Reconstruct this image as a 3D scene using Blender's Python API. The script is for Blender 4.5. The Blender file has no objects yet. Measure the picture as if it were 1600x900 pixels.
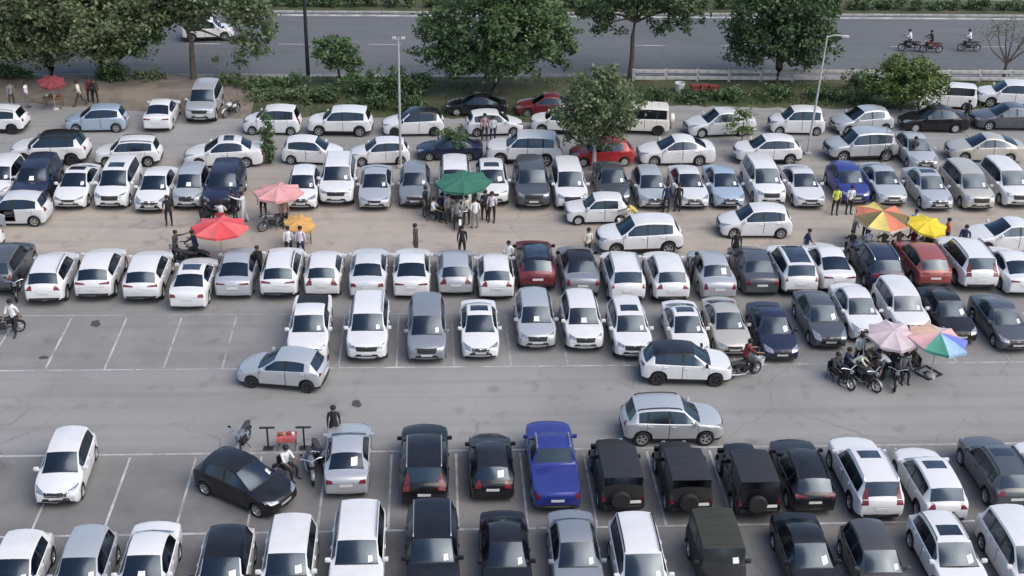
import bpy, bmesh, math, random
from mathutils import Vector, Matrix
from mathutils.bvhtree import BVHTree

random.seed(11)
R = math.radians
sc = bpy.context.scene
col = sc.collection

# ---------------------------------------------------------------- camera
cam_d = bpy.data.cameras.new('camera')
cam = bpy.data.objects.new('camera', cam_d)
col.objects.link(cam)
cam_d.sensor_width = 36.0
cam_d.lens = 1959.62 / 1600 * 36.0
cam_d.clip_end = 2000
cam.matrix_world = (Matrix.Translation((0, 0, 29.455)) @ Matrix.Rotation(-0.069593, 4, 'Z')
                    @ Matrix.Rotation(math.pi / 2 - 0.478653, 4, 'X') @ Matrix.Rotation(0.027338, 4, 'Z'))
sc.camera = cam
# ---------------------------------------------------------------- sky and sun (thin overcast)
SUN_EL, SUN_AZ = 50, 122        # azimuth the light comes from, degrees clockwise from +Y
world = bpy.data.worlds.new('World')
sc.world = world
world.use_nodes = True
nt = world.node_tree
bg = nt.nodes['Background']
sky = nt.nodes.new('ShaderNodeTexSky')
sky.sky_type = 'NISHITA'
sky.sun_disc = False
sky.sun_elevation = R(SUN_EL)
sky.sun_rotation = R(SUN_AZ)
sky.air_density = 1.0
sky.dust_density = 2.5
sky.ozone_density = 1.0
nt.links.new(sky.outputs[0], bg.inputs[0])
bg.inputs[1].default_value = 0.145
sun_d = bpy.data.lights.new('sun', 'SUN')
sun_d.energy = 1.5
sun_d.angle = R(68)
sun_d.color = (1.0, 0.94, 0.85)
sun = bpy.data.objects.new('sun', sun_d)
col.objects.link(sun)
sv = Vector((math.sin(R(SUN_AZ)) * math.cos(R(SUN_EL)), math.cos(R(SUN_AZ)) * math.cos(R(SUN_EL)), math.sin(R(SUN_EL))))
sun.rotation_euler = sv.to_track_quat('Z', 'Y').to_euler()
sun.location = (0, 60, 60)
sc.view_settings.view_transform = 'Standard'
sc.view_settings.look = 'None'
sc.view_settings.gamma = 1
sc.view_settings.exposure = 0.47

# ---------------------------------------------------------------- materials
MATS = {}
def mat(name, color, rough=0.6, metal=0.0, coat=0.0, noise=0.0, nscale=6.0, spec=0.5, bump=0.0, vary=0.0, trans=0.0):
    if name in MATS:
        return MATS[name]
    m = bpy.data.materials.new(name)
    m.use_nodes = True
    t = m.node_tree
    b = t.nodes['Principled BSDF']
    b.inputs['Base Color'].default_value = (*color, 1)
    b.inputs['Roughness'].default_value = rough
    b.inputs['Metallic'].default_value = metal
    b.inputs['Coat Weight'].default_value = coat
    b.inputs['Coat Roughness'].default_value = 0.06
    b.inputs['Specular IOR Level'].default_value = spec
    if noise or bump:
        tc = t.nodes.new('ShaderNodeTexCoord')
        n = t.nodes.new('ShaderNodeTexNoise')
        n.inputs['Scale'].default_value = nscale
        n.inputs['Detail'].default_value = 5
        t.links.new(tc.outputs['Object'], n.inputs['Vector'])
        if noise:
            mp = t.nodes.new('ShaderNodeMapRange')
            mp.inputs['From Min'].default_value = 0.3
            mp.inputs['From Max'].default_value = 0.7
            mp.inputs['To Min'].default_value = 1 - noise
            mp.inputs['To Max'].default_value = 1 + noise
            mx = t.nodes.new('ShaderNodeVectorMath')
            mx.operation = 'SCALE'
            mx.inputs[0].default_value = color
            t.links.new(n.outputs['Fac'], mp.inputs['Value'])
            out = mp.outputs[0]
            if vary:
                oi = t.nodes.new('ShaderNodeObjectInfo')
                m2 = t.nodes.new('ShaderNodeMapRange')
                m2.inputs['To Min'].default_value = 1 - vary
                m2.inputs['To Max'].default_value = 1 + vary
                mm = t.nodes.new('ShaderNodeMath')
                mm.operation = 'MULTIPLY'
                t.links.new(oi.outputs['Random'], m2.inputs['Value'])
                t.links.new(m2.outputs[0], mm.inputs[0])
                t.links.new(out, mm.inputs[1])
                out = mm.outputs[0]
            t.links.new(out, mx.inputs['Scale'])
            t.links.new(mx.outputs[0], b.inputs['Base Color'])
        if bump:
            bp = t.nodes.new('ShaderNodeBump')
            bp.inputs['Strength'].default_value = bump
            bp.inputs['Distance'].default_value = 0.02
            t.links.new(n.outputs['Fac'], bp.inputs['Height'])
            t.links.new(bp.outputs[0], b.inputs['Normal'])
    MATS[name] = m
    return m

def paint(name, c, metal=0.0, rough=0.35, coat=0.8):
    """car paint with a thin uneven film of dust"""
    m = mat(name, c, rough, metal, coat)
    t = m.node_tree
    b = t.nodes['Principled BSDF']
    tc = t.nodes.new('ShaderNodeTexCoord')
    n = t.nodes.new('ShaderNodeTexNoise')
    n.inputs['Scale'].default_value = 1.7
    n.inputs['Detail'].default_value = 6
    oi = t.nodes.new('ShaderNodeObjectInfo')
    ad = t.nodes.new('ShaderNodeVectorMath')
    t.links.new(tc.outputs['Object'], ad.inputs[0])
    t.links.new(oi.outputs['Location'], ad.inputs[1])
    t.links.new(ad.outputs[0], n.inputs['Vector'])
    mp = t.nodes.new('ShaderNodeMapRange')
    mp.inputs['From Min'].default_value = 0.35
    mp.inputs['From Max'].default_value = 0.75
    mp.inputs['To Min'].default_value = 0.0
    mp.inputs['To Max'].default_value = 0.13 if sum(c) / 3 > .2 else 0.015
    t.links.new(n.outputs['Fac'], mp.inputs['Value'])
    dr = t.nodes.new('ShaderNodeMapRange')
    dr.inputs['To Min'].default_value = 0.3
    dr.inputs['To Max'].default_value = 2.2
    t.links.new(oi.outputs['Random'], dr.inputs['Value'])
    dm = t.nodes.new('ShaderNodeMath')
    dm.operation = 'MULTIPLY'
    t.links.new(mp.outputs[0], dm.inputs[0])
    t.links.new(dr.outputs[0], dm.inputs[1])
    mx = t.nodes.new('ShaderNodeMix')
    mx.data_type = 'RGBA'
    mx.inputs[6].default_value = (*c, 1)
    mx.inputs[7].default_value = (0.42, 0.39, 0.35, 1)
    t.links.new(dm.outputs[0], mx.inputs[0])
    gm = t.nodes.new('ShaderNodeNewGeometry')
    inner = t.nodes.new('ShaderNodeMix')          # inside of the shell is dark lining
    inner.data_type = 'RGBA'
    inner.inputs[7].default_value = (0.035, 0.035, 0.038, 1)
    t.links.new(gm.outputs['Backfacing'], inner.inputs[0])
    t.links.new(mx.outputs[2], inner.inputs[6])
    t.links.new(inner.outputs[2], b.inputs['Base Color'])
    m2 = t.nodes.new('ShaderNodeMapRange')
    m2.inputs['To Min'].default_value = rough
    m2.inputs['To Max'].default_value = min(1, rough + (0.2 if max(c) > .2 else 0.1))
    t.links.new(n.outputs['Fac'], m2.inputs['Value'])
    t.links.new(m2.outputs[0], b.inputs['Roughness'])
    return m

PAINT = {
    'white': paint('paint_white', (0.71, 0.71, 0.71)),
    'pearl': paint('paint_pearl_white', (0.63, 0.64, 0.655), 0.05),
    'cream': paint('paint_cream', (0.72, 0.69, 0.62)),
    'silver': paint('paint_silver', (0.52, 0.54, 0.56), 0.45),
    'champ': paint('paint_champagne', (0.55, 0.52, 0.46), 0.4),
    'iceblue': paint('paint_ice_blue', (0.42, 0.52, 0.63), 0.4),
    'steel': paint('paint_steel_grey', (0.27, 0.29, 0.32), 0.4),
    'grey': paint('paint_grey', (0.085, 0.092, 0.105), 0.3, .28),
    'brown': paint('paint_brown', (0.075, 0.068, 0.066), 0.3, .28),
    'navy': paint('paint_navy', (0.016, 0.021, 0.055), 0.15, .2, .4),
    'blue': paint('paint_blue', (0.022, 0.035, 0.24), 0.3),
    'black': paint('paint_black', (0.008, 0.008, 0.011), 0.0, 0.18, 0.25),
    'matte': paint('paint_matte_black', (0.013, 0.013, 0.014), 0.0, 0.6, 0.0),
    'olive': paint('canvas_olive', (0.03, 0.034, 0.026), 0.0, 0.8, 0.0),
    'canvas': paint('canvas_black', (0.02, 0.022, 0.027), 0.0, 0.5, 0.0),
    'red': paint('paint_red', (0.38, 0.015, 0.02), 0.1),
    'maroon': paint('paint_maroon', (0.16, 0.02, 0.028), 0.2),
    'brick': paint('paint_brick_red', (0.32, 0.07, 0.06), 0.1),
}
mat('glass', (0.018, 0.028, 0.045), 0.05, 0, 0.0, 0.6, 1.3, 0.8, vary=0.6)
def glassmat():
    m = bpy.data.materials.new('car_glass'); m.use_nodes = True; t = m.node_tree
    t.nodes.remove(t.nodes['Principled BSDF'])
    tr = t.nodes.new('ShaderNodeBsdfTransparent'); gl = t.nodes.new('ShaderNodeBsdfGlossy'); fr = t.nodes.new('ShaderNodeFresnel'); ms = t.nodes.new('ShaderNodeMixShader')
    oi = t.nodes.new('ShaderNodeObjectInfo'); tm = t.nodes.new('ShaderNodeMix'); tm.data_type = 'RGBA'
    tm.inputs[6].default_value = (.06, .09, .13, 1); tm.inputs[7].default_value = (.22, .31, .40, 1)
    t.links.new(oi.outputs['Random'], tm.inputs[0]); t.links.new(tm.outputs[2], tr.inputs[0])
    gl.inputs['Roughness'].default_value = .2; fr.inputs[0].default_value = 2.0; gl.inputs['Color'].default_value = (.72, .86, 1.0, 1)
    t.links.new(fr.outputs[0], ms.inputs[0]); t.links.new(tr.outputs[0], ms.inputs[1]); t.links.new(gl.outputs[0], ms.inputs[2])
    t.links.new(ms.outputs[0], t.nodes['Material Output'].inputs[0]); MATS['car_glass'] = m
glassmat()
mat('cabin', (0.045, 0.045, 0.05), 0.8); mat('upholstery', (0.13, 0.125, 0.12), 0.9, noise=.2, vary=.7)
mat('trim', (0.016, 0.016, 0.017), 0.6)
mat('rubber', (0.018, 0.018, 0.018), 0.85)
mat('alloy', (0.55, 0.56, 0.57), 0.35, 0.7)
mat('dark_alloy', (0.06, 0.06, 0.065), 0.4, 0.6)
mat('lamp', (0.30, 0.33, 0.37), 0.1, 0.4, 0.8, .5, 14)
mat('tail', (0.17, 0.012, 0.016), 0.15, 0, 0.6, .4, 12)
mat('plate', (0.75, 0.75, 0.72), 0.5)
mat('paper', (0.82, 0.82, 0.80), 0.7)
mat('chrome', (0.65, 0.66, 0.68), 0.2, 0.9)
mat('seat_fabric', (0.05, 0.05, 0.055), 0.9)

# ---------------------------------------------------------------- object helpers
def mesh_from(name, verts, faces, mats=(), mi=None, smooth=True, angle=38):
    me = bpy.data.meshes.new(name)
    me.from_pydata([tuple(v) for v in verts], [], faces)
    for m in mats:
        me.materials.append(m)
    if mi is not None:
        me.polygons.foreach_set('material_index', mi)
    if smooth:
        me.polygons.foreach_set('use_smooth', [True] * len(me.polygons))
        me.set_sharp_from_angle(angle=R(angle))
    me.update()
    return me

def add(name, me, parent=None, m=None, loc=None, rot=None):
    o = bpy.data.objects.new(name, me)
    col.objects.link(o)
    if parent is not None:
        o.parent = parent
    if m is not None and me is not None:
        if not me.materials:
            me.materials.append(m)
        o.material_slots[0].link = 'OBJECT'
        o.material_slots[0].material = m
    if loc is not None:
        o.location = loc
    if rot is not None:
        o.rotation_euler = rot
    return o

def tag(o, label=None, cat=None, group=None, kind=None):
    if label: o['label'] = label
    if cat: o['category'] = cat
    if group: o['group'] = group
    if kind: o['kind'] = kind
    return o

def thing(name, label, cat, loc, rz=0, group=None):
    o = add(name, None, None, None, loc, (0, 0, rz))
    o.empty_display_size = 0.2
    return tag(o, label, cat, group)

class MB:
    """collects simple solids into one mesh"""
    def __init__(s): s.v, s.f = [], []
    def raw(s, v, f):
        k = len(s.v); s.v += [Vector(p) for p in v]; s.f += [tuple(i + k for i in q) for q in f]; return s
    def box(s, c, d, M=None):
        x, y, z = d[0] / 2, d[1] / 2, d[2] / 2
        v = [Vector((a * x, b * y, e * z)) for a in (-1, 1) for b in (-1, 1) for e in (-1, 1)]
        if M is not None: v = [M @ p for p in v]
        v = [p + Vector(c) for p in v]
        return s.raw(v, [(0, 1, 3, 2), (4, 6, 7, 5), (0, 4, 5, 1), (2, 3, 7, 6), (0, 2, 6, 4), (1, 5, 7, 3)])
    def cbox(s, c, d, ch=0.02):
        """box with chamfered vertical and horizontal edges"""
        bm = bmesh.new(); bmesh.ops.create_cube(bm, size=1)
        bmesh.ops.scale(bm, vec=d, verts=bm.verts)
        bmesh.ops.bevel(bm, geom=bm.edges[:], offset=ch, segments=2, affect='EDGES', profile=0.6)
        bmesh.ops.translate(bm, vec=c, verts=bm.verts)
        bm.verts.index_update()
        s.raw([v.co.copy() for v in bm.verts], [[v.index for v in f.verts] for f in bm.faces]); bm.free(); return s
    def tube(s, pts, r, n=8, cap=True):
        pts = [Vector(p) for p in pts]; rr = r if isinstance(r, (list, tuple)) else [r] * len(pts)
        k = len(s.v); up = Vector((0, 0, 1))
        for i, p in enumerate(pts):
            d = (pts[min(i + 1, len(pts) - 1)] - pts[max(i - 1, 0)]).normalized()
            a = d.cross(up)
            if a.length < 0.05: a = d.cross(Vector((1, 0, 0)))
            a.normalize(); b = d.cross(a)
            for j in range(n):
                t = 2 * math.pi * j / n
                s.v.append(p + (a * math.cos(t) + b * math.sin(t)) * rr[i])
        for i in range(len(pts) - 1):
            for j in range(n):
                s.f.append((k + i * n + j, k + i * n + (j + 1) % n, k + (i + 1) * n + (j + 1) % n, k + (i + 1) * n + j))
        if cap:
            s.f.append(tuple(k + j for j in range(n))[::-1]); m = k + (len(pts) - 1) * n
            s.f.append(tuple(m + j for j in range(n)))
        return s
    def lathe(s, prof, n=16, axis='Y', c=(0, 0, 0)):
        """prof: list of (radius, along axis)"""
        k = len(s.v)
        for (r, h) in prof:
            for j in range(n):
                t = 2 * math.pi * j / n; a, b = r * math.cos(t), r * math.sin(t)
                p = {'Y': (a, h, b), 'Z': (a, b, h), 'X': (h, a, b)}[axis]
                s.v.append(Vector(p) + Vector(c))
        for i in range(len(prof) - 1):
            for j in range(n):
                s.f.append((k + i * n + j, k + i * n + (j + 1) % n, k + (i + 1) * n + (j + 1) % n, k + (i + 1) * n + j))
        return s
    def mesh(s, name, smooth=True, angle=38):
        me = mesh_from(name, s.v, s.f, smooth=False)
        bm = bmesh.new(); bm.from_mesh(me); bmesh.ops.recalc_face_normals(bm, faces=bm.faces); bm.to_mesh(me); bm.free()
        if smooth:
            me.polygons.foreach_set('use_smooth', [True] * len(me.polygons)); me.set_sharp_from_angle(angle=R(angle))
        return me
    def build(s, name, m, parent=None, loc=None, rot=None, smooth=True):
        return add(name, s.mesh(name, smooth), parent, m, loc, rot)

def pchip(pts, x):
    n = len(pts)
    if x <= pts[0][0]: return pts[0][1]
    if x >= pts[-1][0]: return pts[-1][1]
    for i in range(n - 1):
        if x <= pts[i + 1][0]: break
    def sl(j): return (pts[j + 1][1] - pts[j][1]) / max(1e-6, pts[j + 1][0] - pts[j][0])
    def tan(j):
        if j == 0: return sl(0)
        if j == n - 1: return sl(n - 2)
        a, b = sl(j - 1), sl(j)
        return 0 if a * b <= 0 else 2 * a * b / (a + b)
    h = pts[i + 1][0] - pts[i][0]; t = (x - pts[i][0]) / h
    return ((2 * t**3 - 3 * t * t + 1) * pts[i][1] + (t**3 - 2 * t * t + t) * h * tan(i)
            + (-2 * t**3 + 3 * t * t) * pts[i + 1][1] + (t**3 - t * t) * h * tan(i + 1))
lerp = lambda a, b, t: a + (b - a) * t
clamp = lambda v, a=0.0, b=1.0: max(a, min(b, v))

# ---------------------------------------------------------------- cars
# s runs from the nose (0) to the tail (L); heights in metres
def spec(L, W, H, hood, cowl, wtop, rtop, rbase, deck, belt, wb, fo, rw, windows, zb=0.2, wr=0.76, nose=0.13, tail=0.08,
         clad=False, hw=None, roofmid=None, alloy='alloy', doors=None, wsc=0.10, **kw):
    d = dict(L=L, W=W, H=H, hood=hood, cowl=cowl, wtop=wtop, rtop=rtop, rbase=rbase, deck=deck, belt=belt, wb=wb, fo=fo, rw=rw,
             windows=windows, zb=zb, wr=wr, nose=nose, tail=tail, clad=clad, roofmid=roofmid, alloy=alloy, doors=doors, wsc=wsc)
    d['hw'] = hw or [(0, .80), (.06, .87), (.3, .96), (.85, 1), (L - .9, 1), (L - .3, .965), (L - .05, .90), (L, .84)]
    d.update(kw)
    return d

MODELS = {
 'hatch': spec(3.9, 1.72, 1.52, [(0, .60), (.05, .70), (.2, .78), (.6, .90), (1.0, .98)], (1.0, .98), (1.78, 1.44), (3.4, 1.44), (3.74, 1.04),
    [(3.74, 1.04), (3.84, .98), (3.9, .80)], [(0, .56), (.05, .64), (.2, .71), (.6, .82), (1.0, .90), (2.6, .96), (3.4, 1.0), (3.8, .92), (3.9, .74)],
    2.5, .74, .30, [(1.36, 2.24), (2.34, 3.12)], doors=[(1.12, 2.28), (2.30, 3.2)], wr=.70, light=(.40, .74, .62, .80), tl=(.62, .86, .74, 1.02)),
 'tall': spec(3.62, 1.62, 1.66, [(0, .62), (.04, .76), (.15, .86), (.5, .98), (.85, 1.04)], (.85, 1.04), (1.45, 1.57), (3.3, 1.59), (3.52, 1.06),
    [(3.52, 1.06), (3.58, .98), (3.62, .80)], [(0, .58), (.04, .70), (.15, .78), (.5, .90), (.9, .97), (2.4, 1.0), (3.3, 1.02), (3.55, .94), (3.62, .74)],
    2.42, .62, .28, [(1.12, 1.98), (2.08, 2.78), (2.9, 3.22)], wr=.75, doors=[(.95, 2.02), (2.04, 2.84)], light=(.42, .72, .70, .90), tl=(.62, .80, .72, 1.2)),
 'sedan': spec(4.45, 1.75, 1.48, [(0, .58), (.05, .68), (.2, .76), (.7, .88), (1.18, .96)], (1.18, .96), (2.02, 1.41), (3.2, 1.40), (3.88, 1.07),
    [(3.88, 1.07), (4.25, 1.04), (4.38, .99), (4.45, .80)], [(0, .54), (.05, .62), (.2, .69), (.7, .80), (1.2, .88), (2.6, .94), (3.5, .98), (4.2, .97), (4.38, .92), (4.45, .74)],
    2.6, .86, .31, [(1.55, 2.42), (2.52, 3.3)], doors=[(1.3, 2.46), (2.48, 3.46)], wr=.69, light=(.42, .76, .60, .77), tl=(.48, .80, .76, .93)),
 'suv': spec(4.2, 1.79, 1.66, [(0, .66), (.04, .82), (.14, .92), (.55, 1.01), (1.02, 1.07)], (1.02, 1.07), (1.72, 1.57), (3.72, 1.58), (4.02, 1.14),
    [(4.02, 1.14), (4.13, 1.06), (4.2, .84)], [(0, .60), (.04, .74), (.14, .84), (.55, .94), (1.05, 1.0), (2.6, 1.04), (3.6, 1.08), (4.1, 1.0), (4.2, .78)],
    2.6, .80, .34, [(1.36, 2.28), (2.38, 3.14), (3.24, 3.6)], zb=.26, wr=.72, clad=True, doors=[(1.16, 2.32), (2.34, 3.24)], light=(.46, .80, .76, .92), tl=(.56, .86, .86, 1.08)),
 'bigsuv': spec(4.6, 1.88, 1.80, [(0, .70), (.04, .90), (.14, 1.02), (.6, 1.10), (1.2, 1.15)], (1.2, 1.15), (1.85, 1.70), (4.15, 1.73), (4.44, 1.22),
    [(4.44, 1.22), (4.54, 1.12), (4.6, .88)], [(0, .64), (.04, .82), (.14, .94), (.6, 1.03), (1.25, 1.08), (2.8, 1.12), (4.0, 1.15), (4.5, 1.06), (4.6, .80)],
    2.72, .86, .37, [(1.5, 2.44), (2.54, 3.34), (3.46, 4.08)], zb=.28, wr=.75, clad=True, doors=[(1.3, 2.48), (2.5, 3.42)], light=(.50, .84, .84, 1.0), tl=(.66, .9, .90, 1.5)),
 'mpv': spec(4.62, 1.80, 1.76, [(0, .64), (.04, .80), (.14, .90), (.5, 1.02), (.95, 1.10)], (.95, 1.10), (1.75, 1.66), (4.1, 1.68), (4.45, 1.15),
    [(4.45, 1.15), (4.55, 1.05), (4.62, .84)], [(0, .58), (.04, .72), (.14, .82), (.5, .93), (1.0, 1.0), (2.8, 1.05), (4.0, 1.08), (4.5, 1.0), (4.62, .76)],
    2.75, .84, .32, [(1.36, 2.34), (2.44, 3.26), (3.36, 4.0)], zb=.22, wr=.74, doors=[(1.1, 2.38), (2.4, 3.36)], light=(.46, .80, .74, .92), tl=(.62, .86, .84, 1.15)),
 'van': spec(3.68, 1.48, 1.80, [(0, .74), (.03, .98), (.10, 1.08), (.22, 1.12), (.3, 1.13)], (.3, 1.13), (.78, 1.70), (3.5, 1.74), (3.62, 1.12),
    [(3.62, 1.12), (3.65, 1.0), (3.68, .84)], [(0, .66), (.03, .90), (.10, 1.0), (.3, 1.06), (1.5, 1.08), (3.3, 1.08), (3.62, 1.02), (3.68, .78)],
    2.2, .62, .28, [(.72, 1.38), (1.5, 2.36), (2.48, 3.36)], zb=.24, wr=.82, wsc=.06, doors=[(.42, 1.42), (1.44, 2.4)], light=(.44, .64, .74, .92), tl=(.58, .72, .8, 1.1)),
 'oldhatch': spec(3.34, 1.44, 1.40, [(0, .60), (.03, .72), (.1, .80), (.5, .86), (.92, .89)], (.92, .89), (1.42, 1.33), (2.85, 1.34), (3.22, .95),
    [(3.22, .95), (3.3, .88), (3.34, .72)], [(0, .56), (.03, .67), (.1, .74), (.5, .80), (.95, .84), (2.0, .86), (2.9, .88), (3.28, .84), (3.34, .68)],
    2.18, .60, .26, [(1.14, 1.9), (1.98, 2.62)], zb=.2, wr=.76, nose=.05, tail=.04, doors=[(.98, 1.93), (1.95, 2.6)], light=(.40, .62, .60, .74), tl=(.5, .66, .66, .80)),
 'pickup': spec(5.2, 1.86, 1.78, [(0, .70), (.04, .90), (.14, 1.02), (.6, 1.10), (1.3, 1.14)], (1.3, 1.14), (1.95, 1.68), (3.1, 1.70), (3.34, 1.16),
    [(3.34, 1.16), (3.40, 1.08), (5.1, 1.08), (5.16, 1.04), (5.2, .84)], [(0, .64), (.04, .82), (.14, .94), (.6, 1.03), (1.35, 1.07), (3.2, 1.08), (3.45, 1.05), (5.1, 1.05), (5.2, .78)],
    3.1, .92, .38, [(1.6, 2.4), (2.5, 3.1)], zb=.3, wr=.74, clad=True, doors=[(1.4, 2.44), (2.46, 3.2)], light=(.5, .84, .84, 1.0), tl=(.74, .88, .8, 1.05)),
 'jeep': spec(3.85, 1.70, 1.84, [(0, .78), (.03, .98), (.1, 1.06), (.6, 1.10), (1.28, 1.14)], (1.28, 1.14), (1.50, 1.74), (3.74, 1.80), (3.80, 1.20),
    [(3.80, 1.20), (3.82, 1.10), (3.85, .86)], [(0, .70), (.03, .90), (.1, .98), (.6, 1.02), (1.3, 1.06), (3.7, 1.08), (3.82, 1.02), (3.85, .8)],
    2.45, .68, .38, [(1.56, 2.3), (2.45, 3.6)], zb=.34, wr=.90, nose=.02, tail=.02, wsc=.03, clad=True, doors=[(1.38, 2.34)],
    hw=[(0, .68), (.1, .70), (.9, .80), (1.3, .97), (1.5, 1), (3.75, 1), (3.85, .97)], light=(.30, .52, .80, .98), tl=(.66, .8, .78, 1.0), roofmid=1.82),
 'wjeep': spec(3.95, 1.66, 1.88, [(0, .80), (.03, 1.0), (.1, 1.08), (.6, 1.12), (1.2, 1.15)], (1.2, 1.15), (1.48, 1.80), (3.84, 1.84), (3.90, 1.20),
    [(3.90, 1.20), (3.92, 1.10), (3.95, .86)], [(0, .72), (.03, .92), (.1, 1.0), (.6, 1.04), (1.3, 1.08), (3.7, 1.10), (3.9, 1.02), (3.95, .8)],
    2.5, .70, .36, [(1.5, 2.2), (2.34, 3.0), (3.14, 3.72)], zb=.32, wr=.92, nose=.02, tail=.02, wsc=.03, clad=False, doors=[(1.3, 2.26), (2.28, 3.06)],
    hw=[(0, .76), (.1, .80), (.9, .90), (1.3, .99), (1.5, 1), (3.8, 1), (3.95, .97)], light=(.40, .60, .80, .98), tl=(.66, .8, .78, 1.0), roofmid=1.88),
}

def variant(base, new, **kw):
    d = dict(MODELS[base]); d.update(kw); MODELS[new] = d
def shift(pts, f): return [f(a, b) for a, b in pts]
_h = MODELS['hatch']
variant('hatch', 'hatch_b', H=1.56, hood=shift(_h['hood'], lambda a, b: (a, b + .04)), cowl=(1.0, 1.02), wtop=(1.7, 1.48), rtop=(3.5, 1.48), rbase=(3.76, 1.06), deck=[(3.76, 1.06), (3.85, .98), (3.9, .8)],
        light=(.44, .76, .66, .80), tl=(.64, .8, .80, 1.02), windows=[(1.34, 2.2), (2.32, 3.06), (3.16, 3.42)])
variant('hatch', 'hatch_c', light=(.36, .76, .64, .76), tl=(.5, .82, .84, .96), belt=shift(_h['belt'], lambda a, b: (a, b + (.03 if a > 2 else 0))), wr=.72, clad=True)
_s = MODELS['sedan']
variant('sedan', 'sedan_b', H=1.46, rtop=(3.1, 1.39), rbase=(3.95, 1.08), deck=[(3.95, 1.08), (4.25, 1.06), (4.38, 1.01), (4.45, .80)], light=(.36, .78, .62, .74), tl=(.30, .80, .84, .94), windows=[(1.6, 2.44), (2.54, 3.42)])
variant('sedan', 'sedan_c', H=1.52, wtop=(1.96, 1.45), rtop=(3.25, 1.44), rbase=(3.8, 1.08), deck=[(3.8, 1.08), (4.3, 1.06), (4.40, .99), (4.45, .80)], light=(.46, .74, .58, .80), tl=(.56, .80, .70, .98))
_u = MODELS['suv']
variant('suv', 'suv_b', H=1.62, hood=shift(_u['hood'], lambda a, b: (a, b - .03)), wtop=(1.8, 1.54), rtop=(3.66, 1.52), rbase=(4.05, 1.12), deck=[(4.05, 1.12), (4.14, 1.04), (4.2, .84)], light=(.34, .80, .82, .90), tl=(.30, .86, .94, 1.04))
variant('suv', 'suv_c', H=1.70, wtop=(1.62, 1.60), rtop=(3.82, 1.62), rbase=(4.06, 1.12), deck=[(4.06, 1.12), (4.14, 1.04), (4.2, .84)], light=(.50, .80, .70, .92), tl=(.64, .86, .88, 1.06), wr=.75, windows=[(1.32, 2.26), (2.36, 3.1), (3.2, 3.7)])
VARIANTS = dict(hatch=['hatch', 'hatch_b', 'hatch_c'], sedan=['sedan', 'sedan_b', 'sedan_c'], suv=['suv', 'suv_b', 'suv_c'])
vrng = random.Random(5)

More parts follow.
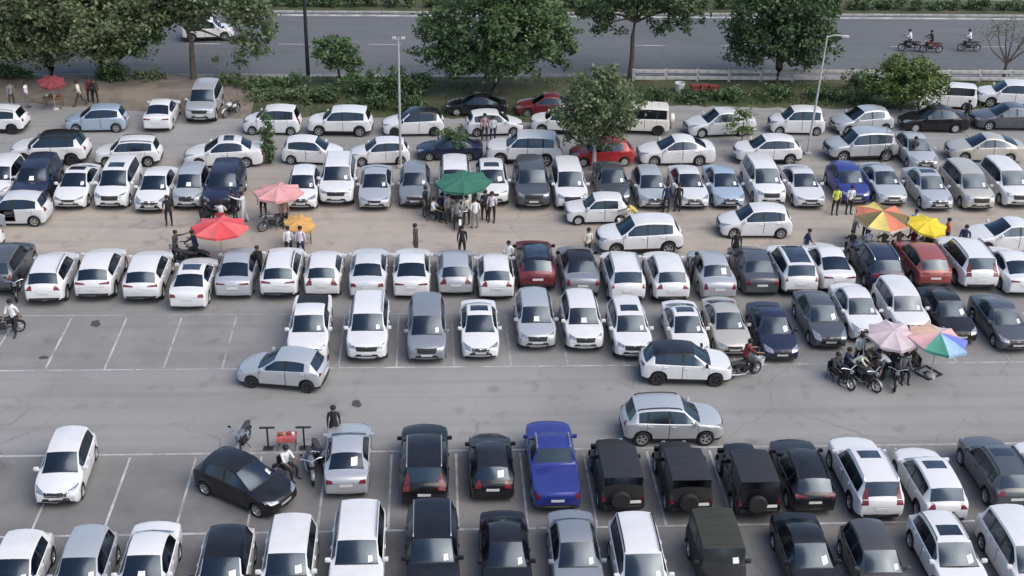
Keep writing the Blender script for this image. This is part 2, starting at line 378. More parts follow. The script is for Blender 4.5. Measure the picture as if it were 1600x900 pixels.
def car_meshes(key):
    S = MODELS[key]
    L, W, H, wb, fo, rw = S['L'], S['W'], S['H'], S['wb'], S['fo'], S['rw']
    hwid = W / 2
    xc, zc = S['cowl']; xw, zw = S['wtop']; xr, zr = S['rtop']; xg, zg = S['rbase']
    rm = S['roofmid'] or H
    def top(s):
        if s <= xc: return pchip(S['hood'], s)
        if s <= xw: t = (s - xc) / (xw - xc); return lerp(zc, zw, t) + .035 * math.sin(math.pi * t)
        if s <= xr: return pchip([(xw, zw), (lerp(xw, xr, .12), lerp(zw, rm, .55)), (lerp(xw, xr, .4), rm), (lerp(xw, xr, .85), lerp(rm, zr, .55)), (xr, zr)], s)
        if s <= xg: t = (s - xr) / (xg - xr); return lerp(zr, zg, t) + .03 * math.sin(math.pi * t)
        return pchip(S['deck'], s)
    ra = rw + .065
    ax = (fo, fo + wb)
    def bot(s):
        z = pchip([(0, S['zb'] + .14), (.05, S['zb'] + .05), (.2, S['zb']), (L - .3, S['zb']), (L - .05, S['zb'] + .07), (L, S['zb'] + .14)], s)
        for c in ax:
            if abs(s - c) < ra: z = max(z, rw + math.sqrt(ra * ra - (s - c) ** 2) * .97)
        return z
    st = set(round(i * .14, 4) for i in range(int(L / .14) + 1))
    st |= {0, .02, .05, .1, .2, .3, L, L - .02, L - .05, L - .1, L - .2, xc, xc + .035, xw - .02, xw, xw + .03, xr, xr + .03, xg - .02, xg}
    for c in ax:
        for i in range(13):
            st.add(round(c + ra * math.cos(math.pi * i / 12), 4))
        st |= {c - ra - .01, c + ra + .01}
    seams = []
    for (a, b) in S['doors']:
        seams += [a, b]
    for a in seams: st |= {a - .008, a + .008}
    for (a, b) in S['windows']: st |= {a, b}
    st = sorted(x for x in st if 0 <= x <= L)
    keep = {round(x, 4) for x in [0, L, xc, xc + .035, xw, xr, xg] + [a + e for a in seams for e in (-.008, .008)] + [e for w in S['windows'] for e in w]}
    out = [st[0]]
    for x in st[1:]:
        if x - out[-1] < .012 and round(x, 4) not in keep: continue
        if x - out[-1] < .004: continue
        out.append(x)
    st = out
    ring = []
    for s in st:
        w = hwid * pchip(S['hw'], s)
        T = top(s); zs = min(pchip(S['belt'], s), T - .03); b = bot(s)
        g = clamp((T - zs - .07) / max(.1, (zw - pchip(S['belt'], xw) - .07)))
        wr = hwid * S['wr'] * (w / hwid) ** .3
        pts = [(0, b), (.84 * w, b)]
        bb = min(b, zs - .08)
        for t, k in ((.0, .965), (.18, .992), (.48, 1.0), (.80, .992), (1.0, .965)):
            pts.append((k * w, lerp(bb, zs, t)))
        y7, z7 = .93 * w, zs + .022
        pts.append((y7, z7))
        for (yh, yg, dz) in ((.865 * w, wr, .105), (.80 * w, wr - .045, .035), (.42 * w, wr * .52, .008), (0, 0, 0)):
            zh = z7 + (T - z7) * (1 - (yh / y7) ** 2)
            pts.append((lerp(yh, yg, g), lerp(zh, T - dz, g)))
        row = []
        for i, (y, z) in enumerate(pts):
            q = (y / hwid) ** 2
            ds = S['nose'] * q * clamp(1 - s / .9) * 1.2 - S['tail'] * q * clamp(1 - (L - s) / .8) * 1.2
            if i >= 8 and s > xc - .3:
                ds += S['wsc'] * q * clamp(1 - abs(s - (xc + .25 * (xw - xc))) / (xw - xc + .2))
                if s > xr - .3: ds -= .06 * q * clamp(1 - abs(s - lerp(xr, xg, .6)) / (xg - xr + .2))
            row.append(Vector((L / 2 - s - ds, y, z)))
        ring.append(row)
    n = 12
    verts = []; idx = {}
    def vid(j, i, sd):
        if i in (0, n - 1): sd = 1
        k = (j, i, sd)
        if k not in idx:
            p = ring[j][i]; idx[k] = len(verts); verts.append(Vector((p.x, p.y * sd, p.z)))
        return idx[k]
    faces = []; cat = []
    def inr(s, rr): return rr[0] < s < rr[1]
    for j in range(len(st) - 1):
        m = (st[j] + st[j + 1]) / 2
        for sd in (1, -1):
            for i in range(n - 1):
                q = [vid(j, i, sd), vid(j + 1, i, sd), vid(j + 1, i + 1, sd), vid(j, i + 1, sd)]
                q = q[::-1] if sd == -1 else q
                c = ('body', 0)
                if i <= 1: c = ('body', 1)
                elif i <= 6:
                    if i <= 2 and S['clad']: c = ('body', 1)
                    for k, dr in enumerate(S['doors']):
                        if inr(m, (dr[0] + .007, dr[1] - .007)) and i >= 3: c = ('door%d%d' % (k, sd), 0)
                    if any(abs(m - a) < .009 for a in seams) and 3 <= i <= 5: c = ('body', 1)
                elif i == 7:
                    for k, wr_ in enumerate(S['windows']):
                        if inr(m, wr_): c = ('side%d%d' % (k, sd), 0)
                    if c[0] == 'body' and any(S['windows'][k][1] <= m <= S['windows'][k + 1][0] for k in range(len(S['windows']) - 1)): c = ('body', 1)
                elif i == 8:
                    if xw < m < xr: c = ('roof', 0)
                else:
                    if m < xc: c = ('bonnet', 0) if m > .2 else ('body', 0)
                    elif m < xc + .034: c = ('body', 1)
                    elif m < xw: c = ('windscreen', 0)
                    elif m < xr: c = ('roof', 0)
                    elif m < xg - .02: c = ('rear_window', 0)
                    elif key == 'pickup' and 3.42 < m < 5.08: c = ('cargo_cover', 0)
                faces.append(q); cat.append(c)
    for j, flip in ((0, False), (len(st) - 1, True)):
        loop = [vid(j, i, 1) for i in range(n)] + [vid(j, i, -1) for i in range(n - 2, 0, -1)]
        faces.append(loop[::-1] if flip else loop); cat.append(('body', 0))
    bvh = BVHTree.FromPolygons([tuple(v) for v in verts], faces)
    out = {}
    names = []
    for c in cat:
        if c[0] not in names: names.append(c[0])
    for nm in names:
        mp = {}; vv = []; ff = []; mi = []
        for f, c in zip(faces, cat):
            if c[0] != nm: continue
            q = []
            for a in f:
                if a not in mp: mp[a] = len(vv); vv.append(verts[a])
                q.append(mp[a])
            ff.append(q); mi.append(c[1])
        out[nm] = mesh_from('car_' + nm, vv, ff, [None, MATS['trim']] if nm == 'body' else [None], mi)
    # ---- fittings laid on the surface
    def hit(o, d):
        r = bvh.ray_cast(Vector(o), Vector(d))
        if r[0] is None:
            r = bvh.find_nearest(Vector(o) + Vector(d) * (5 - L / 2))
        return r[0]
    def patch(q, way, off=.012, nu=5, nv=4, depth=.03):
        """q: 4 corners (y,z) or (y,x) for the roof, projected on the skin, proud by off, with a skirt"""
        d = {'front': (-1, 0, 0), 'rear': (1, 0, 0), 'down': (0, 0, -1)}[way]
        D = Vector(d); P = []
        for a in range(nv + 1):
            for b in range(nu + 1):
                u, v = b / nu, a / nv
                p = [lerp(lerp(q[0][k], q[1][k], u), lerp(q[3][k], q[2][k], u), v) for k in (0, 1)]
                o = {'front': (5, p[0], p[1]), 'rear': (-5, p[0], p[1]), 'down': (p[1], p[0], 5)}[way]
                P.append(hit(o, d) - D * off)
        f = [(a * (nu + 1) + b, a * (nu + 1) + b + 1, (a + 1) * (nu + 1) + b + 1, (a + 1) * (nu + 1) + b) for a in range(nv) for b in range(nu)]
        bd = [b for b in range(nu + 1)] + [a * (nu + 1) + nu for a in range(1, nv + 1)] + [nv * (nu + 1) + b for b in range(nu - 1, -1, -1)] + [a * (nu + 1) for a in range(nv - 1, 0, -1)]
        k = len(P); P += [P[b] + D * (depth + off) for b in bd]
        for i in range(len(bd)):
            f.append((bd[i], k + i, k + (i + 1) % len(bd), bd[(i + 1) % len(bd)]))
        mb = MB(); mb.raw(P, f)
        return mb.mesh('car_fitting')
    y0, y1, z0, z1 = S['light']
    fit = []
    jeepish = key in ('jeep', 'wjeep')
    for sd in (1, -1):
        if jeepish:
            mb = MB(); c = (L / 2 + .01, sd * (y0 + y1) / 2, (z0 + z1) / 2)
            mb.lathe([(.105, -.05), (.11, .02), (.09, .035), (.0, .045)], 14, 'X', c)
            fit.append(('headlight', mb.mesh('car_headlight'), 'lamp'))
        else:
            fit.append(('headlight', patch([(sd * y0, z0), (sd * (y1 + .03), z0 + .05), (sd * (y1 + .03), z1 + .03), (sd * (y0 + .02), z1 - .04)], 'front'), 'lamp'))
        a0, a1, b0, b1 = S['tl']
        a1 = min(a1, hwid * pchip(S['hw'], L - .05) - .03); at = a1 - .02 if b1 < pchip(S['belt'], L - .15) + .05 else hwid * S['wr'] - .05
        a0 = min(a0, at - .12)
        fit.append(('tail_light', patch([(sd * a0, b0 + .03), (sd * a1, b0), (sd * at, b1), (sd * min(a0 + .06, at - .09), b1 - .02)], 'rear', .014), 'tail'))
    gz = z0 - .02
    wg = y0 - .05 if not jeepish else .24
    fit.append(('grille', patch([(-wg, gz - .08), (wg, gz - .08), (wg + .05, z1 - .06), (-wg - .05, z1 - .06)], 'front', .01), 'trim'))
    zb = S['zb']
    lo = zb + .17
    if jeepish:
        mb = MB(); mb.cbox((L / 2 + .10, 0, .56), (.16, W * .88, .20), .03); fit.append(('bumper', mb.mesh('car_bumper'), 'trim'))
        mb = MB(); mb.cbox((-L / 2 - .04, 0, .56), (.12, W * .86, .16), .03); fit.append(('bumper', mb.mesh('car_bumper'), 'trim'))
        for sd in (1, -1):
            for c in ax:
                mb = MB()
                prof = [(c + (ra + .04) * math.cos(t), rw + (ra + .03) * math.sin(t)) for t in [math.pi * i / 8 for i in range(9)]]
                iw = hwid * (.66 if c == fo else .97); ow = hwid * 1.04; v = []; f = []
                for i, (s_, z_) in enumerate(prof):
                    for (yy, dz) in ((iw, 0), (ow, 0), (ow, -.05), (iw, -.05)): v.append((L / 2 - s_, sd * yy, z_ + dz))
                for i in range(8):
                    for k in range(4): f.append((i * 4 + k, i * 4 + (k + 1) % 4, i * 4 + 4 + (k + 1) % 4, i * 4 + 4 + k))
                f += [(0, 1, 2, 3), (32, 33, 34, 35)]
                mb.raw(v, f); fit.append(('fender', mb.mesh('car_fender'), 'trim' if key == 'jeep' else 'PAINT'))
        for rs in (.08, .3, .52, .74, .95):
            s_ = lerp(xw, xr, rs); w_ = hwid * S['wr'] - .03
            MBr = MB(); MBr.tube([hit((L / 2 - s_, y_, 5), (0, 0, -1)) + Vector((0, 0, .006)) for y_ in (-w_, -w_ * .6, 0, w_ * .6, w_)], .018, 6)
            fit.append(('roof_rib', MBr.mesh('car_roof_rib'), 'ROOF'))
        mb = MB(); mb.lathe([(.0, .10), (.14, .09), (.2, .11), (.33, .10), (.36, .06), (.36, -.08), (.33, -.12), (0, -.12)], 20, 'X', (-L / 2 - .17, .12, 1.0))
        fit.append(('spare_wheel', mb.mesh('car_spare_wheel'), 'rubber' if key == 'jeep' else 'PAINT'))
    else:
        fit.append(('air_intake', patch([(-.56, lo - .04), (.56, lo - .04), (.46, lo + .12), (-.46, lo + .12)], 'front', .008), 'trim'))
        if S['clad']:
            fit.append(('skid_plate', patch([(-.34, zb + .075), (.34, zb + .075), (.38, zb + .13), (-.38, zb + .13)], 'front', .014), 'chrome'))
            fit.append(('bumper', patch([(-.62, zb + .08), (.62, zb + .08), (.7, zb + .24), (-.7, zb + .24)], 'rear', .01, 8), 'trim'))
    fit.append(('number_plate', patch([(-.25, lo + .07), (.25, lo + .07), (.25, lo + .18), (-.25, lo + .18)], 'front', .03, 2, 1), 'plate'))
    pz = .74 if key.split('_')[0] in ('hatch', 'sedan', 'oldhatch') else .80
    py = 0 if not jeepish else -.45
    fit.append(('number_plate', patch([(py - .25, pz - .1), (py + .25, pz - .1), (py + .25, pz + .01), (py - .25, pz + .01)], 'rear', .02, 2, 1), 'plate'))
    # mirrors and handles
    for sd in (1, -1):
        bx = L / 2 - S['windows'][0][0] + .06
        w = hwid; zb_ = pchip(S['belt'], S['windows'][0][0]) + .06
        mb = MB(); mb.cbox((bx + .02, sd * (w + .05), zb_ + .05), (.13, .2, .15), .045)
        mb.tube([(bx, sd * (w * .92), zb_ - .01), (bx + .01, sd * (w + .03), zb_ + .02)], .025, 6)
        fit.append(('mirror', mb.mesh('car_mirror'), 'PAINT'))
    handles = []
    for k, (a, b) in enumerate(S['doors']):
        for sd in (1, -1):
            s_ = b - .16; z_ = pchip(S['belt'], s_) - .10
            mb = MB(); mb.cbox((L / 2 - s_, sd * (hwid + .004), z_), (.19, .04, .035), .012)
            handles.append((k, sd, mb.mesh('car_door_handle')))
    rails = []
    for sd in (1, -1):
        pts = []
        for t in [0, .04, .1, .3, .5, .7, .9, .96, 1]:
            s_ = lerp(xw + .12, xr - .1, t); w = hwid * S['wr'] - .05
            h = hit((L / 2 - s_, sd * w, 5), (0, 0, -1)); pts.append(h + Vector((0, 0, 0 if t in (0, 1) else .055)))
        mb = MB(); mb.tube(pts, .024, 6); rails.append(mb.mesh('car_roof_rail'))
    sx = xw + .32
    sunroof = patch([(-.40, L / 2 - sx - .55), (.40, L / 2 - sx - .55), (.42, L / 2 - sx), (-.42, L / 2 - sx)], 'down', .008, 4, 4, .012)
    pano = patch([(-.50, L / 2 - xr + .25), (.50, L / 2 - xr + .25), (.52, L / 2 - xw - .12), (-.52, L / 2 - xw - .12)], 'down', .008, 4, 8, .012)
    t0, t1 = .12, .52
    zz = lambda t: lerp(zc, zw, t)
    paper = patch([(.32, zz(t0)), (.54, zz(t0)), (.51, zz(.46)), (.30, zz(.46))], 'front', .012, 3, 3, .01)
    paper2 = patch([(-.12, zz(t0)), (.14, zz(t0)), (.12, zz(.42)), (-.10, zz(.42))], 'front', .012, 3, 3, .01)
    paper3 = patch([(.40, zz(.08)), (.56, zz(.08)), (.53, zz(.32)), (.39, zz(.34))], 'front', .012, 3, 3, .01)
    zr_ = lambda t: lerp(zg, zr, t)
    rpaper = patch([(-.42, zr_(.2)), (-.18, zr_(.2)), (-.18, zr_(.7)), (-.42, zr_(.7))], 'rear', .012, 3, 3, .01)
    # cabin: floor tub, dashboard, seats, steering wheel
    fx = lambda s_: L / 2 - s_
    belt = pchip(S['belt'], (xc + xr) / 2); iw = hwid * .80; a, b = xc + .28, min(xr + .05, xg - .15)
    tub = MB().box(((fx(a) + fx(b)) / 2, 0, belt - .42), (b - a, iw * 2, .06)).mesh('car_floor', False)
    dash = MB().cbox((fx(xc + .36), 0, belt - .06), (.42, iw * 1.9, .16), .05).mesh('car_dash')
    sw = MB(); cx = fx(xc + .66)
    for i in range(12):
        t_ = 2 * math.pi * i / 12; u_ = 2 * math.pi * (i + 1) / 12
        sw.tube([(cx - .07 * math.sin(t_), -.36 + .17 * math.cos(t_), belt + .06 + .15 * math.sin(t_)), (cx - .07 * math.sin(u_), -.36 + .17 * math.cos(u_), belt + .06 + .15 * math.sin(u_))], .015, 5)
    sw = sw.mesh('car_steering_wheel')
    seats = []
    r2_ = min(xc + 1.95, xr - .28)
    rows_ = [xc + 1.1] + ([r2_] if r2_ > xc + 1.45 else []) + ([xc + 2.75] if b - xc > 2.95 else [])
    for r_ in rows_:
        for sd in (1, -1):
            mb = MB(); mb.cbox((fx(r_) + .2, sd * iw * .52, belt - .28), (.48, .50, .16), .05); mb.cbox((fx(r_) - .06, sd * iw * .52, belt - .02), (.15, .48, .56), .06)
            mb.cbox((fx(r_) - .10, sd * iw * .52, belt + .31), (.09, .25, .15), .04); seats.append(mb.mesh('car_seat'))
    inside = [('cabin_floor', tub, 'cabin'), ('dashboard', dash, 'cabin'), ('steering_wheel', sw, 'trim')] + [('seat', m_, 'upholstery') for m_ in seats]
    return dict(inside=inside, S=S, panels=out, fit=fit, handles=handles, rails=rails, sunroof=sunroof, pano=pano, paper=paper, paper2=paper2, paper3=paper3, rpaper=rpaper, ax=[L / 2 - c for c in ax])

WHEELS = {}
def wheel_meshes(rw, style):
    k = (rw, style)
    if k in WHEELS: return WHEELS[k]
    mb = MB(); ri = rw * .66
    mb.lathe([(ri - .02, -.09), (ri, -.095), (rw - .03, -.105), (rw, -.07), (rw, .07), (rw - .03, .105), (ri, .095), (ri - .02, .05), (.0, .045)], 22, 'Y')
    tyre = mb.mesh('car_tyre')
    mb = MB(); mb.lathe([(ri + .005, .094), (ri - .025, .09), (ri - .04, .05)], 22, 'Y')
    mb.lathe([(.06, .05), (.065, .085), (.0, .09)], 10, 'Y')
    if style == 'cover':
        mb.lathe([(ri - .03, .08), (ri * .6, .092), (.05, .088)], 18, 'Y')
    else:
        for i in range(5):
            M = Matrix.Rotation(2 * math.pi * i / 5, 3, 'Y')
            mb.box(M @ Vector((ri * .52, .075, 0)), (ri * .92, .02, ri * .26), M)
    rim = mb.mesh('car_rim')
    WHEELS[k] = (tyre, rim)
    return WHEELS[k]

CARM = {}
def make_car(model, x, y, head, colour, feat, label, size=1.0, cat='car', group=None, name=None):
    """feat letters: r rails, R dark rails, s sunroof, P panoramic roof glass, k black roof, p/q paper behind the glass, b paper on rear glass,
       d dark rims, c wheel covers, t tilted open tailgate, o one door standing open"""
    body_kind = model
    model = vrng.choice(VARIANTS.get(model, [model]))
    if model not in CARM: CARM[model] = car_meshes(model)
    D = CARM[model]; S = D['S']
    nm = name or {'hatch': 'hatchback_car', 'tall': 'tall_hatchback_car', 'sedan': 'sedan_car', 'suv': 'compact_suv', 'bigsuv': 'large_suv', 'mpv': 'people_carrier', 'van': 'minivan',
                  'oldhatch': 'old_hatchback_car', 'pickup': 'pickup_truck', 'jeep': 'off_road_jeep', 'wjeep': 'box_jeep'}[body_kind]
    t = thing(nm, label, cat, (x, y, 0), R(head), group)
    t.scale = (size, size, size)
    pm = PAINT[colour]
    roofm = PAINT['black'] if 'k' in feat else (PAINT['olive' if 'v' in feat else 'canvas'] if model == 'jeep' else pm)
    doors = {}
    for pn, me in D['panels'].items():
        if pn.startswith('door'):
            o = add('door', me, t, pm); doors[pn[4:]] = o
            if 'o' in feat and pn == 'door01':
                a, b = S['doors'][0]; hx, hy = S['L'] / 2 - a, S['W'] / 2
                o.matrix_local = Matrix.Translation((hx, hy, 0)) @ Matrix.Rotation(R(-38), 4, 'Z') @ Matrix.Translation((-hx, -hy, 0))
        elif pn.startswith('side'): add('side_window', me, t, MATS['car_glass'])
        elif pn in ('windscreen', 'rear_window'): add(pn, me, t, MATS['car_glass'])
        elif pn == 'roof': add('roof', me, t, roofm)
        elif pn == 'cargo_cover': add('cargo_cover', me, t, pm if 'C' in feat else MATS['trim'])
        else: add(pn, me, t, pm)
    for fn, me, mk in D['fit']:
        add(fn, me, t, (roofm if (fn == 'mirror' and 'k' in feat) else pm) if mk == 'PAINT' else (roofm if mk == 'ROOF' else MATS[mk]))
    for fn, me, mk in D['inside']: add(fn, me, t, MATS[mk])
    for k, sd, me in D['handles']:
        add('handle', me, doors['%d%d' % (k, sd)], pm)
    if 'r' in feat or 'R' in feat:
        for me in D['rails']: add('roof_rail', me, t, MATS['chrome' if 'r' in feat else 'trim'])
    if 's' in feat: add('sunroof', D['sunroof'], t, MATS['glass'])
    if 'P' in feat: add('sunroof', D['pano'], t, MATS['glass'])
    if 'p' in feat: add('windscreen_notice', D[random.choice(['paper', 'paper3', 'paper3'])], t, MATS['paper'])
    if 'q' in feat: add('windscreen_notice', D['paper2'], t, MATS['paper'])
    if 'b' in feat: add('rear_window_notice', D['rpaper'], t, MATS['paper'])
    tyre, rim = wheel_meshes(S['rw'], 'cover' if 'c' in feat else 'alloy')
    for ax in D['ax']:
        for sd in (1, -1):
            w = add('wheel', tyre, t, MATS['rubber'], (ax, sd * (S['W'] / 2 - .115), S['rw']), (0, random.random() * 6 if sd > 0 else 0, 0 if sd > 0 else math.pi))
            add('rim', rim, w, MATS['dark_alloy' if 'd' in feat else 'alloy'])
    return t

# ---------------------------------------------------------------- surfaces
def surface(name, c1, c2, scale=.12, c3=None, band=None, speck=.12, rough=.85, bump=.25, stain=.0):
    """two-tone worn surface; band=(y0,y1,y2,y3) lays the colour c3 (dust) between y1 and y2 with ragged edges"""
    m = bpy.data.materials.new(name); m.use_nodes = True
    t = m.node_tree; b = t.nodes['Principled BSDF']; N = t.nodes.new; K = t.links.new
    b.inputs['Roughness'].default_value = rough; b.inputs['Specular IOR Level'].default_value = .3
    g = N('ShaderNodeNewGeometry')
    def noise(s, d=6, r=.55, dist=0):
        n = N('ShaderNodeTexNoise'); n.inputs['Scale'].default_value = s; n.inputs['Detail'].default_value = d
        n.inputs['Roughness'].default_value = r; n.inputs['Distortion'].default_value = dist
        K(g.outputs['Position'], n.inputs['Vector']); return n.outputs['Fac']
    def rng(x, a, b_, c=0, d=1):
        n = N('ShaderNodeMapRange'); n.inputs['From Min'].default_value = a; n.inputs['From Max'].default_value = b_
        n.inputs['To Min'].default_value = c; n.inputs['To Max'].default_value = d; K(x, n.inputs['Value']); return n.outputs[0]
    def mix(f, a, b_, mode='MIX'):
        n = N('ShaderNodeMix'); n.data_type = 'RGBA'; n.blend_type = mode
        for s, v in ((0, f), (6, a), (7, b_)):
            if isinstance(v, tuple): n.inputs[s].default_value = (*v, 1)
            elif isinstance(v, float): n.inputs[s].default_value = v
            else: K(v, n.inputs[s])
        return n.outputs[2]
    colr = mix(rng(noise(scale, 7, .6, .6), .38, .62), c1, c2)
    if c3:
        sp = N('ShaderNodeSeparateXYZ'); K(g.outputs['Position'], sp.inputs[0])
        wob = N('ShaderNodeMath'); wob.operation = 'MULTIPLY_ADD'; K(noise(.22, 5), wob.inputs[0]); wob.inputs[1].default_value = 9; wob.inputs[2].default_value = -4.5
        yy = N('ShaderNodeMath'); K(sp.outputs['Y'], yy.inputs[0]); K(wob.outputs[0], yy.inputs[1])
        f1 = rng(yy.outputs[0], band[0], band[1]); f2 = rng(yy.outputs[0], band[2], band[3], 1, 0)
        mu = N('ShaderNodeMath'); mu.operation = 'MULTIPLY'; K(f1, mu.inputs[0]); K(f2, mu.inputs[1])
        mv = N('ShaderNodeMath'); mv.operation = 'MULTIPLY'; K(mu.outputs[0], mv.inputs[0]); K(rng(noise(.9, 6), .3, .6, .55, 1), mv.inputs[1])
        colr = mix(mv.outputs[0], colr, c3)
    if c3:
        # the bays between the white lines carry years of oil and tyre dirt
        bay = N('ShaderNodeMath'); bay.operation = 'MULTIPLY'; K(rng(sp.outputs['Y'], 41.6, 43.0, 1, 0), bay.inputs[0]); K(rng(noise(.5, 5), .25, .65, .45, 1), bay.inputs[1])
        colr = mix(bay.outputs[0], colr, (.165, .16, .156))
        bay2 = N('ShaderNodeMath'); bay2.operation = 'MULTIPLY'; K(rng(sp.outputs['Y'], 48.4, 49.6, 0, 1), bay2.inputs[0]); K(rng(sp.outputs['Y'], 58, 61, 1, 0), bay2.inputs[1])
        bay3 = N('ShaderNodeMath'); bay3.operation = 'MULTIPLY'; K(bay2.outputs[0], bay3.inputs[0]); K(rng(noise(.6, 5), .3, .65, .2, .85), bay3.inputs[1])
        colr = mix(bay3.outputs[0], colr, (.20, .195, .19))
    if stain:
        colr = mix(rng(noise(.75, 3, .5), .60, .74, 0, stain), colr, (c1[0] * .35, c1[1] * .35, c1[2] * .35))
        v = N('ShaderNodeTexVoronoi'); v.inputs['Scale'].default_value = .33; K(g.outputs['Position'], v.inputs['Vector'])
        colr = mix(rng(v.outputs['Distance'], .05, .13, stain * .8, 0), colr, (c1[0] * .3, c1[1] * .3, c1[2] * .3))
    if stain:
        # tyre tracks drawn out along the aisles, and cracks
        mpg = N('ShaderNodeMapping'); mpg.inputs['Scale'].default_value = (.05, 1.5, 1); K(g.outputs['Position'], mpg.inputs[0])
        tn = N('ShaderNodeTexNoise'); tn.inputs['Scale'].default_value = 1; tn.inputs['Detail'].default_value = 4; K(mpg.outputs[0], tn.inputs['Vector'])
        colr = mix(rng(tn.outputs['Fac'], .48, .72, 0, .32), colr, (c1[0] * .6, c1[1] * .6, c1[2] * .6))
        wn = N('ShaderNodeTexNoise'); wn.inputs['Scale'].default_value = .8; wn.inputs['Detail'].default_value = 5; K(g.outputs['Position'], wn.inputs['Vector'])
        av = N('ShaderNodeVectorMath'); av.operation = 'MULTIPLY_ADD'; K(wn.outputs['Color'], av.inputs[0]); av.inputs[1].default_value = (1.6, 1.6, 0); K(g.outputs['Position'], av.inputs[2])
        vc = N('ShaderNodeTexVoronoi'); vc.feature = 'DISTANCE_TO_EDGE'; vc.inputs['Scale'].default_value = .16; K(av.outputs[0], vc.inputs['Vector'])
        cm = N('ShaderNodeMath'); cm.operation = 'MULTIPLY'; K(rng(vc.outputs['Distance'], .003, .008, .3, 0), cm.inputs[0]); K(rng(noise(.09, 2), .42, .6), cm.inputs[1])
        colr = mix(cm.outputs[0], colr, (.05, .05, .05))
    colr = mix(1.0, colr, mix(noise(26, 3), (1 - speck, 1 - speck, 1 - speck), (1 + speck, 1 + speck, 1 + speck)), 'MULTIPLY')
    K(colr, b.inputs['Base Color'])
    bp = N('ShaderNodeBump'); bp.inputs['Strength'].default_value = bump; bp.inputs['Distance'].default_value = .015
    K(noise(40, 4), bp.inputs['Height']); K(bp.outputs[0], b.inputs['Normal'])
    MATS[name] = m
    return m

surface('earth', (.17, .13, .095), (.11, .115, .05), .15, bump=.5)
surface('asphalt', (.252, .247, .238), (.302, .297, .286), .10, (.40, .345, .29), (55, 60, 69, 75), stain=.36)
surface('road_asphalt', (.118, .126, .134), (.142, .15, .158), .07, stain=.12)
surface('verge_dirt', (.24, .20, .165), (.15, .13, .105), .55, bump=.8)
surface('grass_soil', (.055, .075, .03), (.10, .095, .055), .5, bump=.8)
surface('kerb_stone', (.40, .40, .38), (.30, .30, .29), 1.4)
surface('line_paint', (.52, .52, .51), (.27, .265, .26), 1.1, speck=.2)
surface('old_paint', (.40, .40, .40), (.235, .232, .232), .9, speck=.2)

def sheet(name, x0, x1, y0, y1, z, m, parent=None, kind=None):
    me = mesh_from(name, [(x0, y0, z), (x1, y0, z), (x1, y1, z), (x0, y1, z)], [(0, 1, 2, 3)], [MATS[m]], smooth=False)
    o = add(name, me, parent)
    if kind: o['kind'] = kind
    return o

sheet('ground', -400, 400, -200, 700, -.02, 'earth', kind='structure')
lot = sheet('car_park', -80, 110, 4, 86, 0, 'asphalt', kind='structure')
XA, YA, BD, XB, YB, BW = -17.33, 48.89, 5.09, -12.16, 42.31, 2.6
def line(x0, y0, x1, y1, w, m='line_paint'):
    d = Vector((x1 - x0, y1 - y0, 0)).normalized(); n = Vector((-d.y, d.x, 0)) * w / 2
    a, b = Vector((x0, y0, .004)), Vector((x1, y1, .004)); k = max(1, int((b - a).length / .5)); v = []
    for i in range(k + 1):
        p = a.lerp(b, i / k); j = random.uniform(.75, 1.05)
        v += [p + n * j, p - n * j]
    f = [(2 * i, 2 * i + 1, 2 * i + 3, 2 * i + 2) for i in range(k)]
    add('bay_line', mesh_from('bay_line', v, f, [MATS[m]], smooth=False), lot)
for i in range(-5, 24):
    x = XA + i * BW
    line(x, YA + .07, x - .02, YA + BD - .25, .10, 'line_paint' if i < 3 else 'old_paint')
    x = XB + i * BW
    line(x, YB - BD + .07, x, YB - .22, .10)
for k in range(9):
    line(XA - 14 + k * 9, YA, XA - 5.1 + k * 9, YA, .11)
    line(XB - 20 + k * 9, YB, XB - 11.1 + k * 9, YB, .12)
    line(XB - 20 + k * 9, YB - BD, XB - 11.1 + k * 9, YB - BD, .11)
for k in range(3): line(XA - 6 + k * 9, YA + BD, XA + 2.5 + k * 9, YA + BD, .09, 'old_paint')

# the road beyond, slightly skewed to the car park
def strip(name, x0, x1, ya, yb, z, m, sk=.012, parent=None, kind=None):
    me = mesh_from(name, [(x0, ya + x0 * sk, z), (x1, ya + x1 * sk, z), (x1, yb + x1 * sk, z), (x0, yb + x0 * sk, z)], [(0, 1, 2, 3)], [MATS[m]], smooth=False)
    o = add(name, me, parent)
    if kind: o['kind'] = kind
    return o
road = strip('road', -200, 250, 90.95, 108.7, -.006, 'road_asphalt', kind='structure')
road2 = strip('road', -200, 250, 114.6, 131.5, -.006, 'road_asphalt', kind='structure')
strip('edge_line', -200, 250, 107.85, 108.35, -.002, 'line_paint', parent=road)
strip('edge_line', -200, 250, 91.55, 91.7, -.002, 'old_paint', parent=road)
strip('edge_line', -200, 250, 115.2, 115.4, -.002, 'line_paint', parent=road2)
for k in range(-12, 18):
    strip('lane_line', k * 7.2 + 2, k * 7.2 + 4.6, 99.35, 99.5, -.002, 'line_paint', parent=road)
    strip('lane_line', k * 7.2, k * 7.2 + 2.6, 122.6, 122.76, -.002, 'line_paint', parent=road2)
def kerb(y, x0, x1, w=.28, h=.17, sk=.012, nm='kerb', L=1.5):
    root = add(nm, None, None, None, (x0, y + x0 * sk, 0)); tag(root, kind='structure')
    me = MB().cbox((L / 2, 0, h / 2), (L - .025, w, h), .02).mesh('kerb_stone')
    me.materials.append(MATS['kerb_stone'])
    n = int((x1 - x0) / L)
    for i in range(n):
        o = bpy.data.objects.new('kerb_stone', me); col.objects.link(o); o.parent = root
        o.location = (i * L, i * L * sk + random.uniform(-.012, .012), random.uniform(-.012, .006)); o.rotation_euler = (0, 0, sk + random.uniform(-.01, .01))
kerb(108.85, -60, 80)
kerb(90.75, -45, 6)
kerb(114.4, -60, 90)
